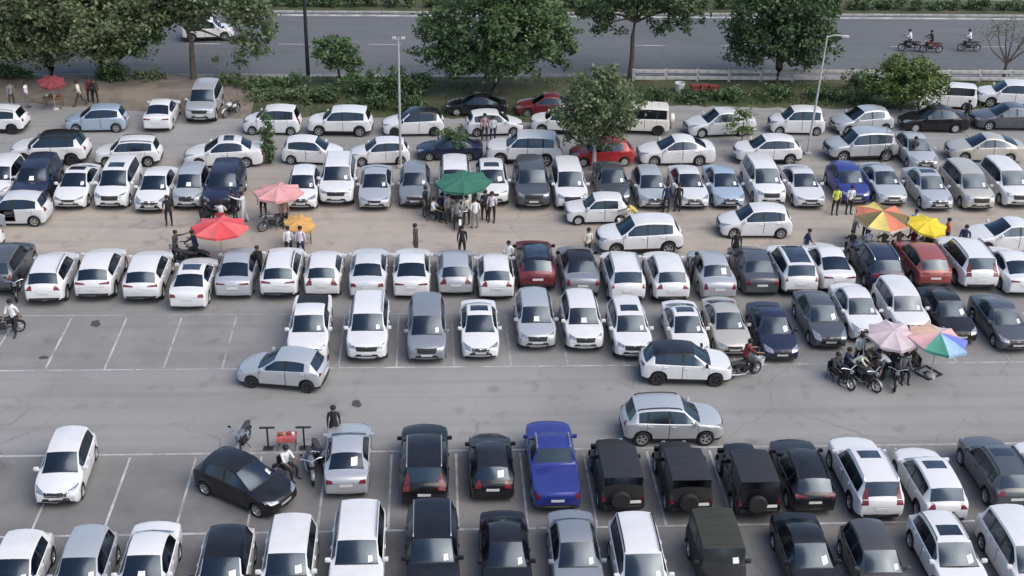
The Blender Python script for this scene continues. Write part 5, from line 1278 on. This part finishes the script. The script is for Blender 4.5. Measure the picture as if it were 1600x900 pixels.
TABLES = [
 (1.45, 65.36, 0.0, 'clothwhite', 'white topped vendor table below the green canopy'),
 (26.68, 60.5, 3.0, 'wood', 'wooden vendor table with goods below the yellow parasol'),
 (-7.24, 62.17, 5.0, 'wood', 'wooden vendor table below the small ochre parasol'),
 (-5.99, 42.64, 0.0, 'clothred', 'low vendor table with red and white cloth behind the seated man'),
 (20.54, 48.64, 0.0, 'wood', 'wooden vendor table below the pale parasol'),
 (-26.01, 83.83, 0.0, 'wood', 'wooden vendor table below the dark red parasol'),
]
BUCKETS = [
 (14.96, 48.85, 'white plastic bucket beside the person in dark red'),
 (18.0, 87.47, 'large white drum beside the red crates below the guard rail'),
]
CRATES = [
 (19.15, 87.49, 0.0, 'red plastic crate beside the white drum'),
 (19.86, 87.5, 8.0, 'red plastic crate standing in the middle of the crate line'),
 (20.5, 87.36, -5.0, 'red plastic crate at the end of the line away from the drum'),
 (27.91, 60.82, 10.0, 'brown wooden crate beside the person in orange shirt'),
]
FRAMES = [
 (22.51, 47.98, 30.0, 'square black metal frame lying flat beside the rainbow parasol'),
]
RAGS = [
 (-16.07, 53.14, 0.34, 'dark crumpled rag lying in the empty bay'),
 (-17.67, 50.0, 0.22, 'small dark rag lying near the bay line'),
 (-3.35, 45.89, 0.3, 'flattened dark sack lying in the wide aisle'),
 (13.52, 62.3, 0.2, 'scrap of pale paper lying in the sandy aisle'),
]
mat('skin', (.26, .15, .10), .6)
mat('hair', (.012, .01, .009), .7)
mat('shoe', (.03, .025, .022), .6)
CLOTH = {k: mat('cloth_' + k, c, .85, noise=.15, nscale=12) for k, c in dict(
    black=(.018, .018, .02), charcoal=(.05, .05, .055), grey=(.2, .2, .21), white=(.72, .72, .72), cream=(.6, .57, .48), lilac=(.62, .55, .62), navy=(.02, .028, .075),
    yellow=(.6, .5, .12), hiviz=(.62, .7, .12), olive=(.09, .09, .05), tan=(.3, .2, .15), maroon=(.16, .02, .03), orange=(.5, .2, .08), pink=(.5, .3, .3)).items()}

def person_skeleton(pose):
    A = dict(lean=3, hip=(0, 0), knee=(2, 2), sh=(-4, 4), el=(10, 10), out=(8, 8), seat=None)
    A.update({'stand': {}, 'walk': dict(lean=5, hip=(24, -18), knee=(12, 22), sh=(-22, 24), el=(20, 25)),
              'sit': dict(lean=6, hip=(84, 80), knee=(84, 80), sh=(32, 28), el=(45, 50), seat=.52, out=(6, 6)),
              'ride': dict(lean=14, hip=(58, 58), knee=(70, 70), sh=(50, 50), el=(22, 22), seat=.92, out=(10, 10)),
              'bend': dict(lean=48, hip=(30, 22), knee=(34, 30), sh=(38, 46), el=(18, 20)),
              'point': dict(lean=6, hip=(8, -6), knee=(5, 6), sh=(105, 6), el=(10, 12))}[pose])
    P = []; E = []; Rr = []; cls = []
    def v(p, r): P.append(Vector(p)); Rr.append(r); return len(P) - 1
    def e(a, b, c): E.append((a, b)); cls.append(c)
    def dr(deg, sd=0, out=0): return Vector((math.sin(R(deg)) * math.cos(R(out)), sd * math.sin(R(out)), -math.cos(R(deg)) * math.cos(R(out))))
    up = Vector((math.sin(R(A['lean'])), 0, math.cos(R(A['lean']))))
    pel = v((0, 0, 0), .135)
    waist = v(up * .18, .125); chest = v(up * .37, .155); neck0 = v(up * .50, .075); hu = (up + Vector((-.0, 0, .6))).normalized()
    n1 = v(P[neck0] + hu * .07, .055); jaw = v(P[n1] + hu * .07 + Vector((.02, 0, 0)), .082); crown = v(P[jaw] + hu * .11, .094); nose = v(P[jaw] + Vector((.088, 0, .03)), .016)
    e(pel, waist, 'shirt'); e(waist, chest, 'shirt'); e(chest, neck0, 'shirt'); e(neck0, n1, 'skin'); e(n1, jaw, 'skin'); e(jaw, crown, 'skin'); e(jaw, nose, 'skin')
    for k, sd in ((0, 1), (1, -1)):
        th = A['hip'][k]; sh = th - A['knee'][k]; o = 14 if pose == 'ride' else 4
        h = v((0, sd * .095, -.06), .098); kn = v(P[h] + dr(th, sd, o) * .42, .062); md = v(P[kn] + dr(sh, 0, 0) * .14, .056); an = v(P[kn] + dr(sh, 0, 0) * .41, .04)
        ft = v(P[an] + Vector((.07, 0, -.035)), .042); to = v(P[an] + Vector((.19, sd * .02, -.045)), .033)
        e(pel, h, 'trousers'); e(h, kn, 'trousers'); e(kn, md, 'trousers'); e(md, an, 'trousers'); e(an, ft, 'shoe'); e(ft, to, 'shoe')
        s = v(P[neck0] + Vector((0, sd * .175, 0)) - up * .05, .062); a1 = A['sh'][k]; a2 = a1 + A['el'][k]
        el = v(P[s] + dr(a1, sd, A['out'][k]) * .28, .043); wr = v(P[el] + dr(a2, sd, 2) * .24, .029); pm = v(P[wr] + dr(a2) * .07, .032)
        e(neck0, s, 'shirt'); e(s, el, 'shirt'); e(el, wr, 'fore'); e(wr, pm, 'hand')
        d2 = dr(a2 + 12); d3 = dr(a2 + 40)
        for f in range(4):
            ln = (.036, .043, .040, .030)[f]; off = Vector((0, 0, 0)) + d2.cross(Vector((0, 1, 0))) * ((f - 1.5) * .017)
            b = v(P[pm] + d2 * .034 + off, .009); c = v(P[b] + d2 * ln + off * .15, .0085); t_ = v(P[c] + d3 * ln * .8, .007)
            e(pm, b, 'hand'); e(b, c, 'hand'); e(c, t_, 'hand')
        tb = v(P[wr] + dr(a2 + 55) * .045, .011); t2 = v(P[tb] + dr(a2 + 20) * .035, .009); e(wr, tb, 'hand'); e(tb, t2, 'hand')
    lowest = min(P[i].z - Rr[i] for i in range(len(P)))
    dz = A['seat'] + .07 if A['seat'] else -lowest
    for p in P: p.z += dz
    return P, E, Rr, cls, crown, jaw

PERS = {}
def person_mesh(pose, sleeve):
    if (pose, sleeve) in PERS: return PERS[(pose, sleeve)]
    P, E, Rr, cls, crown, jaw = person_skeleton(pose)
    me = bpy.data.meshes.new('person_cage'); me.from_pydata([tuple(p) for p in P], E, [])
    o = bpy.data.objects.new('person_cage', me); col.objects.link(o)
    sk = o.modifiers.new('skin', 'SKIN'); sk.use_smooth_shade = True; sk.branch_smoothing = .4
    for i, sv_ in enumerate(me.skin_vertices[0].data):
        sv_.radius = (Rr[i], Rr[i]); sv_.use_root = (i == 0)
    ss = o.modifiers.new('sub', 'SUBSURF'); ss.levels = ss.render_levels = 1
    dg = bpy.context.evaluated_depsgraph_get(); bm = bpy.data.meshes.new_from_object(o.evaluated_get(dg))
    bm.name = 'person_body'
    bpy.data.objects.remove(o)
    bm.materials.clear()
    for _ in range(4): bm.materials.append(None)
    order = {'skin': 0, 'hand': 0, 'fore': 1 if sleeve == 'long' else 0, 'shirt': 1, 'trousers': 2, 'shoe': 3}
    segs = [(P[a], P[b], (Rr[a] + Rr[b]) / 2, order[c]) for (a, b), c in zip(E, cls)]
    for poly in bm.polygons:
        c = poly.center; best = 1e9
        for a, b, r, k in segs:
            d = b - a; t = clamp((c - a).dot(d) / d.length_squared); q = (c - a - d * t).length - r
            if q < best: best = q; bi = k
        poly.material_index = bi
    hc = P[crown]
    mb = MB(); n = 12; prof = []
    for i in range(6):
        t = math.pi * .5 * i / 5; prof.append((.108 * math.cos(t) if i < 5 else .004, .105 * math.sin(t)))
    mb.lathe([(.098, -.055)] + prof, n, 'Z', hc + Vector((-.014, 0, -.005)))
    hair = mb.mesh('person_hair')
    PERS[(pose, sleeve)] = (bm, hair); return PERS[(pose, sleeve)]

for (pose, x, y, h, s, tr, sl, label) in PEOPLE:
    body, hair = person_mesh(pose, sl)
    t = thing('person', label, 'person', (x, y, 0), R(h), 'people around the car park')
    k = random.uniform(.98, 1.06); t.scale = (k * 1.12, k * 1.12, k)
    o = add('body', body, t)
    for i, m in enumerate((MATS['skin'], CLOTH[s], CLOTH[tr], MATS['shoe'])):
        o.material_slots[i].link = 'OBJECT'; o.material_slots[i].material = m
    add('hair', hair, t, MATS['hair'])

# ---------------------------------------------------------------- motorcycles
mat('bike_black', (.015, .015, .017), .3, 0, .5); mat('bike_red', (.35, .03, .03), .3, 0, .5); mat('bike_white', (.7, .7, .7), .35, 0, .5)
mat('bike_grey', (.18, .19, .2), .35, .3, .4); mat('bike_charcoal', (.05, .05, .055), .35, .2, .4)
BM = dict(black='bike_black', redm='bike_red', grey='bike_grey', whitem='bike_white', charc='bike_charcoal')
def bike_meshes():
    o = {}
    o['tyre'] = MB().lathe([(.235, -.03), (.27, -.05), (.305, -.03), (.31, 0), (.305, .03), (.27, .05), (.235, .03)], 22, 'Y').mesh('bike_tyre')
    mb = MB().lathe([(.238, -.025), (.225, -.025), (.225, .025), (.238, .025)], 22, 'Y'); mb.lathe([(0, -.05), (.045, -.05), (.045, .05), (0, .05)], 10, 'Y')
    for i in range(8):
        a = math.pi * i / 4; mb.tube([(.03 * math.cos(a), 0, .03 * math.sin(a)), (.23 * math.cos(a), 0, .23 * math.sin(a))], .011, 5)
    o['rim'] = mb.mesh('bike_rim')
    mb = MB(); mb.tube([(.42, 0, .82), (.1, 0, .70), (-.35, 0, .70), (-.72, 0, .80)], .028, 7); mb.tube([(.42, 0, .80), (.28, 0, .42), (-.12, 0, .30), (-.22, 0, .62)], .024, 7)
    for s in (-1, 1):
        mb.tube([(.66, s * .075, .31), (.44, s * .075, .88)], .022, 6); mb.tube([(-.12, s * .08, .34), (-.64, s * .085, .31)], .02, 6); mb.tube([(-.6, s * .1, .36), (-.48, s * .1, .70)], .022, 6)
    o['frame'] = mb.mesh('bike_frame')
    o['engine'] = MB().cbox((.08, 0, .43), (.36, .26, .3), .05).lathe([(.1, -.15), (.1, .15)], 10, 'Y', (.0, 0, .40)).mesh('bike_engine')
    o['fuel_tank'] = MB().lathe([(.01, .42), (.10, .38), (.15, .22), (.14, .05), (.09, -.08), (.01, -.10)], 12, 'X', (.02, 0, .82)).mesh('bike_tank')
    o['seat'] = MB().cbox((-.38, 0, .80), (.72, .25, .11), .045).mesh('bike_seat')
    o['side_panel'] = MB().cbox((-.3, 0, .62), (.36, .22, .2), .05).mesh('bike_panel')
    mb = MB().tube([(.36, -.36, 1.04), (.42, -.2, 1.02), (.46, 0, .94), (.42, .2, 1.02), (.36, .36, 1.04)], .018, 6)
    for s in (-1, 1): mb.tube([(.38, s * .28, 1.04), (.36, s * .42, 1.03)], .026, 6)
    o['handlebar'] = mb.mesh('bike_bar')
    for n_, s in (('mirror', 1), ('mirror2', -1)):
        o[n_] = MB().tube([(.4, s * .24, 1.04), (.38, s * .36, 1.22)], .009, 5).cbox((.38, s * .38, 1.25), (.03, .13, .09), .012).mesh('bike_mirror')
    o['headlight'] = MB().lathe([(.02, -.08), (.09, -.02), (.1, .06), (.0, .085)], 12, 'X', (.56, 0, .90)).mesh('bike_lamp')
    def guard(cx, a0, a1):
        v = []; f = []
        for i in range(9):
            a = R(lerp(a0, a1, i / 8))
            for yy in (-.07, -.04, .04, .07): v.append((cx + (.345 if abs(yy) < .05 else .33) * math.cos(a), yy, .31 + (.345 if abs(yy) < .05 else .33) * math.sin(a)))
        for i in range(8):
            for k in range(3): f.append((i * 4 + k, i * 4 + k + 1, i * 4 + k + 5, i * 4 + k + 4))
        return MB().raw(v, f).mesh('bike_guard')
    o['mudguard'] = guard(.66, 20, 150); o['mudguard2'] = guard(-.64, 30, 175)
    o['exhaust'] = MB().tube([(.2, -.14, .34), (.0, -.17, .24), (-.4, -.19, .28), (-.85, -.2, .38)], [.02, .025, .045, .05], 8).mesh('bike_exhaust')
    o['tail_light'] = MB().cbox((-.82, 0, .78), (.07, .14, .08), .02).mesh('bike_tail')
    o['stand'] = MB().tube([(-.02, .1, .3), (-.1, .26, .0)], .014, 5).mesh('bike_stand')
    return o
BK = bike_meshes()
for (x, y, h, c, label) in MOTORCYCLES:
    t = thing('motorcycle', label, 'motorcycle', (x, y, 0), R(h), 'motorcycles around the car park')
    for wx in (.66, -.64):
        w = add('wheel', BK['tyre'], t, MATS['rubber'], (wx, 0, .31)); add('rim', BK['rim'], w, MATS['alloy'])
    for pn, m in (('frame', 'dark_steel'), ('engine', 'dark_alloy'), ('fuel_tank', BM[c]), ('seat', 'seat_fabric'), ('side_panel', BM[c]), ('handlebar', 'chrome'), ('mirror', 'trim'), ('mirror2', 'trim'),
                  ('headlight', 'lamp'), ('mudguard', BM[c]), ('mudguard2', 'trim'), ('exhaust', 'chrome'), ('tail_light', 'tail'), ('stand', 'dark_steel')):
        add(pn.rstrip('2'), BK[pn], t, MATS[m])

# ---------------------------------------------------------------- plastic chairs
mat('dark_plastic', (.03, .03, .033), .5); mat('red_plastic', (.4, .04, .04), .45)
CH = dict(seat=MB().cbox((0, 0, .44), (.44, .46, .035), .015).mesh('chair_seat'), back=MB().cbox((-.23, 0, .68), (.035, .44, .42), .015).mesh('chair_back'))
for (x, y, h, label) in CHAIRS:
    t = thing('chair', label, 'chair', (x, y, 0), R(h), 'chairs of the seated people'); m = MATS['red_plastic' if label.startswith('red') else 'dark_plastic']
    add('seat', CH['seat'], t, m); b = add('backrest', CH['back'], t, m)
    for sx in (-1, 1):
        for sy in (-1, 1): MB().tube([(sx * .18, sy * .2, .43), (sx * .22, sy * .23, 0)], .018, 6).build('leg', m, t)
    for sy in (-1, 1): MB().tube([(.18, sy * .23, .43), (.18, sy * .24, .64), (-.22, sy * .24, .66)], .017, 6).build('armrest', m, t)

# ---------------------------------------------------------------- parasols
FAB = {k: mat('fabric_' + k, c, .8, noise=.12, nscale=3) for k, c in dict(red=(.62, .07, .08), coral=(.68, .13, .13), pink=(.62, .30, .30), ochre=(.55, .31, .10), green=(.035, .15, .10), orange=(.6, .19, .11),
    lemon=(.68, .56, .16), olive=(.16, .13, .06), yellow=(.72, .53, .03), palepink=(.55, .45, .47), rose=(.66, .38, .38), peach=(.7, .45, .33), teal=(.06, .26, .19), blue=(.14, .18, .55), violet=(.33, .27, .6), sky=(.3, .45, .62),
    shaded_darkred=(.18, .03, .04), creamhem=(.68, .6, .45)).items()}  # the roadside parasol's dark red is deepened with painted tree shade
PAL = dict(red=['red', 'coral'] * 4, pink=['pink'] * 8, ochre=['ochre'] * 8, green=['green'] * 8, striped=['orange', 'olive', 'lemon', 'orange', 'olive', 'lemon', 'orange', 'olive'],
           yellow=['yellow'] * 8, palepink=['palepink'] * 8, rainbow=['rose', 'palepink', 'peach', 'peach', 'rose', 'teal', 'sky', 'blue'], shaded_darkred=['shaded_darkred'] * 8)
for (x, y, z, r, tilt, az, pal, label) in PARASOLS:
    d = Vector((math.cos(R(az)), math.sin(R(az)), 0))
    t = thing('parasol', label, 'parasol', (x, y, 0))
    M = Matrix.Translation((0, 0, z)) @ Matrix.Rotation(R(tilt), 4, Vector((0, 0, 1)).cross(d)) if tilt else Matrix.Translation((0, 0, z))
    rise = r * (.12 if pal == 'green' else .22)
    for i in range(8):
        a0, a1 = 2 * math.pi * i / 8, 2 * math.pi * (i + 1) / 8; v = []; f = []
        for j in range(6):
            u = j / 5
            for k in range(5):
                w = k / 4; q = Vector((math.cos(a0), math.sin(a0), 0)).lerp(Vector((math.cos(a1), math.sin(a1), 0)), w) * r * u
                sag = math.sin(math.pi * w) * .07 * u
                v.append(M @ Vector((q.x * (1 - .06 * math.sin(math.pi * w)), q.y * (1 - .06 * math.sin(math.pi * w)), rise * (1 - u ** 1.35) - sag)))
        base = len(v)
        for k in range(5): p = v[25 + k]; v.append(p + Vector((0, 0, -.13 - .02 * math.sin(k * 2.1 + i))))
        for j in range(5):
            for k in range(4): f.append((j * 5 + k, j * 5 + k + 1, j * 5 + k + 6, j * 5 + k + 5))
        o = add('panel', mesh_from('panel', v[:30], f), t, FAB[PAL[pal][i]])
        hv = v[25:35]; hf = [(k, k + 1, k + 6, k + 5) for k in range(4)]
        add('valance', mesh_from('valance', hv, hf), o, FAB['creamhem' if pal == 'striped' else PAL[pal][i]])
        MB().tube([M @ Vector((0, 0, rise - .03)), M @ Vector((math.cos(a0) * r * .5, math.sin(a0) * r * .5, rise * .62 - .03)), M @ Vector((math.cos(a0) * r, math.sin(a0) * r, -.02))], .012, 5).build('rib', MATS['dark_steel'], t)
    tip = M @ Vector((0, 0, rise + .08)); hub = M @ Vector((0, 0, rise - .25))
    MB().tube([(0, 0, 0), (0, 0, z - .45), hub, tip], [.024, .024, .022, .014], 8).build('pole', MATS['galvanised'], t)
    MB().lathe([(.0, .14), (.05, .14), (.2, .10), (.24, 0)], 14, 'Z').build('base', MATS['concrete'], t)

# ---------------------------------------------------------------- vendor tables, buckets, crates, litter
mat('wood', (.19, .11, .06), .75, noise=.3, nscale=8); mat('cloth_red_table', (.45, .10, .11), .85, noise=.3, nscale=5); mat('cloth_white_table', (.68, .68, .68), .85, noise=.1)
mat('red_crate', (.22, .03, .03), .6); mat('rag_dark', (.07, .067, .063), .95, noise=.3); mat('goods_a', (.5, .35, .12), .7); mat('goods_b', (.25, .06, .05), .7)
for (x, y, h, m, label) in TABLES:
    t = thing('vendor_table', label, 'table', (x, y, 0), R(h))
    if m == 'clothred': t.scale = (.62, .75, .8)
    mm = MATS[{'clothwhite': 'cloth_white_table', 'clothred': 'cloth_red_table', 'wood': 'wood'}[m]]
    top = MB().cbox((0, 0, .76), (1.25, .66, .04), .012).build('tabletop', MATS['wood'], t)
    for sx in (-1, 1):
        for sy in (-1, 1): MB().cbox((sx * .55, sy * .27, .37), (.055, .055, .74), .008).build('leg', MATS['wood'], t)
    for sy in (-1, 1): MB().cbox((0, sy * .27, .66), (1.05, .03, .09), .008).build('apron', MATS['wood'], t)
    if m != 'wood':
        n_ = 16; v = []; f = []
        for i, (sx, dz) in enumerate(((-.36, -.22), (-.35, -.02), (-.33, .022), (.33, .022), (.35, -.02), (.36, -.24))):
            for k in range(n_ + 1): u = lerp(-.63, .63, k / n_); v.append((u, sx + (.02 * math.sin(k * 1.9) if abs(dz) > .1 else 0), .765 + dz + (.015 * math.sin(k * 1.3) if abs(dz) > .1 else 0)))
        for i in range(5):
            for k in range(n_): a = i * (n_ + 1) + k; f.append((a, a + 1, a + n_ + 2, a + n_ + 1))
        add('tablecloth', mesh_from('tablecloth', v, f), t, mm)
    for k in range(4):
        g = MB().cbox((0, 0, .07), (random.uniform(.14, .24), random.uniform(.12, .2), .14), .02).build('goods_box', MATS[['goods_a', 'goods_b', 'paper', 'wood'][(k + int(x)) % 4]], t, (-.42 + k * .28, random.uniform(-.1, .1), .79), (0, 0, random.uniform(-.3, .3)))
for (x, y, label) in BUCKETS:
    t = thing('bucket', label, 'bucket', (x, y, 0)); big = 2.1 if 'drum' in label else 1
    t.scale = (big, big, big)
    MB().lathe([(0, .005), (.13, .005), (.135, .03), (.17, .36), (.185, .37), (.18, .39), (.16, .385), (.125, .04), (0, .03)], 18, 'Z').build('shell', MATS['bike_white'], t)
    MB().tube([(-.18, 0, .36), (-.15, .05, .47), (0, .07, .52), (.15, .05, .47), (.18, 0, .36)], .008, 5).build('handle', MATS['dark_steel'], t)
for (x, y, h, label) in CRATES:
    t = thing('crate', label, 'crate', (x, y, .0), R(h)); m = MATS['wood' if 'brown' in label else 'red_crate']
    MB().box((0, 0, .03), (.60, .42, .03)).build('floor_panel', m, t)
    for k in range(4):
        for sy in (-1, 1): MB().cbox((0, sy * .225, .09 + k * .16), (.64, .022, .11), .006).build('slat', m, t)
        for sx in (-1, 1): MB().cbox((sx * .325, 0, .09 + k * .16), (.022, .42, .11), .006).build('slat', m, t)
    for sx in (-1, 1):
        for sy in (-1, 1): MB().cbox((sx * .29, sy * .19, .33), (.045, .045, .64), .006).build('corner_post', m, t)
    MB().cbox((0, 0, .665), (.66, .46, .03), .008).build('lid', m, t)
for (x, y, h, label) in FRAMES:
    t = thing('metal_frame', label, 'frame', (x, y, 0), R(h))
    for k in range(4):
        a = k * math.pi / 2; MB().cbox((0, 0, 0), (.98, .10, .05), .01).build('bar', MATS['dark_steel'], t, (math.cos(a + math.pi / 2) * .44, math.sin(a + math.pi / 2) * .44, .03 + .002 * (k % 2)), (0, 0, a))
    MB().cbox((0, 0, .025), (.3, .26, .04), .01).build('plate', MATS['dark_steel'], t)
for (x, y, s, label) in RAGS:
    v = []; f = []; n_ = 9
    for i in range(n_):
        for k in range(n_):
            u, w = i / (n_ - 1) - .5, k / (n_ - 1) - .5; q = 1 - .22 * math.sin(u * 5 + w * 4) * math.cos(w * 5 - u * 2); u, w = u * math.sqrt(1 - 2 * w * w), w * math.sqrt(1 - 2 * u * u)
            v.append((u * 2 * s * q, w * 1.3 * s * q, .008 + max(0, .09 * s * (1 - 2.2 * (u * u + w * w) * 1.6)) * (1 + .8 * math.sin(i * 2.3 + k * 1.7))))
    for i in range(n_ - 1):
        for k in range(n_ - 1): a = i * n_ + k; f.append((a, a + n_, a + n_ + 1, a + 1))
    o = add('litter' if 'paper' in label else 'rag', mesh_from('rag', v, f), None, MATS['paper' if 'paper' in label else 'rag_dark'], (x, y, 0), (0, 0, random.uniform(0, 3)))
    tag(o, label, 'litter' if 'paper' in label else 'rag')
for (x, y, label) in ((-6.75, 42.6, 'dark T shaped stand between the vendor table and the crooked hatchback'), (-5.3, 42.6, 'dark T shaped stand between the vendor table and parked motorcycles')):
    t = thing('t_stand', label, 'stand', (x, y, 0), 0, 'stands beside the low vendor table')
    MB().cbox((0, 0, .5), (.07, .07, 1.0), .01).build('post', MATS['dark_steel'], t)
    MB().cbox((0, 0, 1.02), (.62, .10, .05), .01).build('crossbar', MATS['dark_steel'], t)
    MB().cbox((0, 0, .02), (.4, .3, .035), .01).build('foot', MATS['dark_steel'], t)
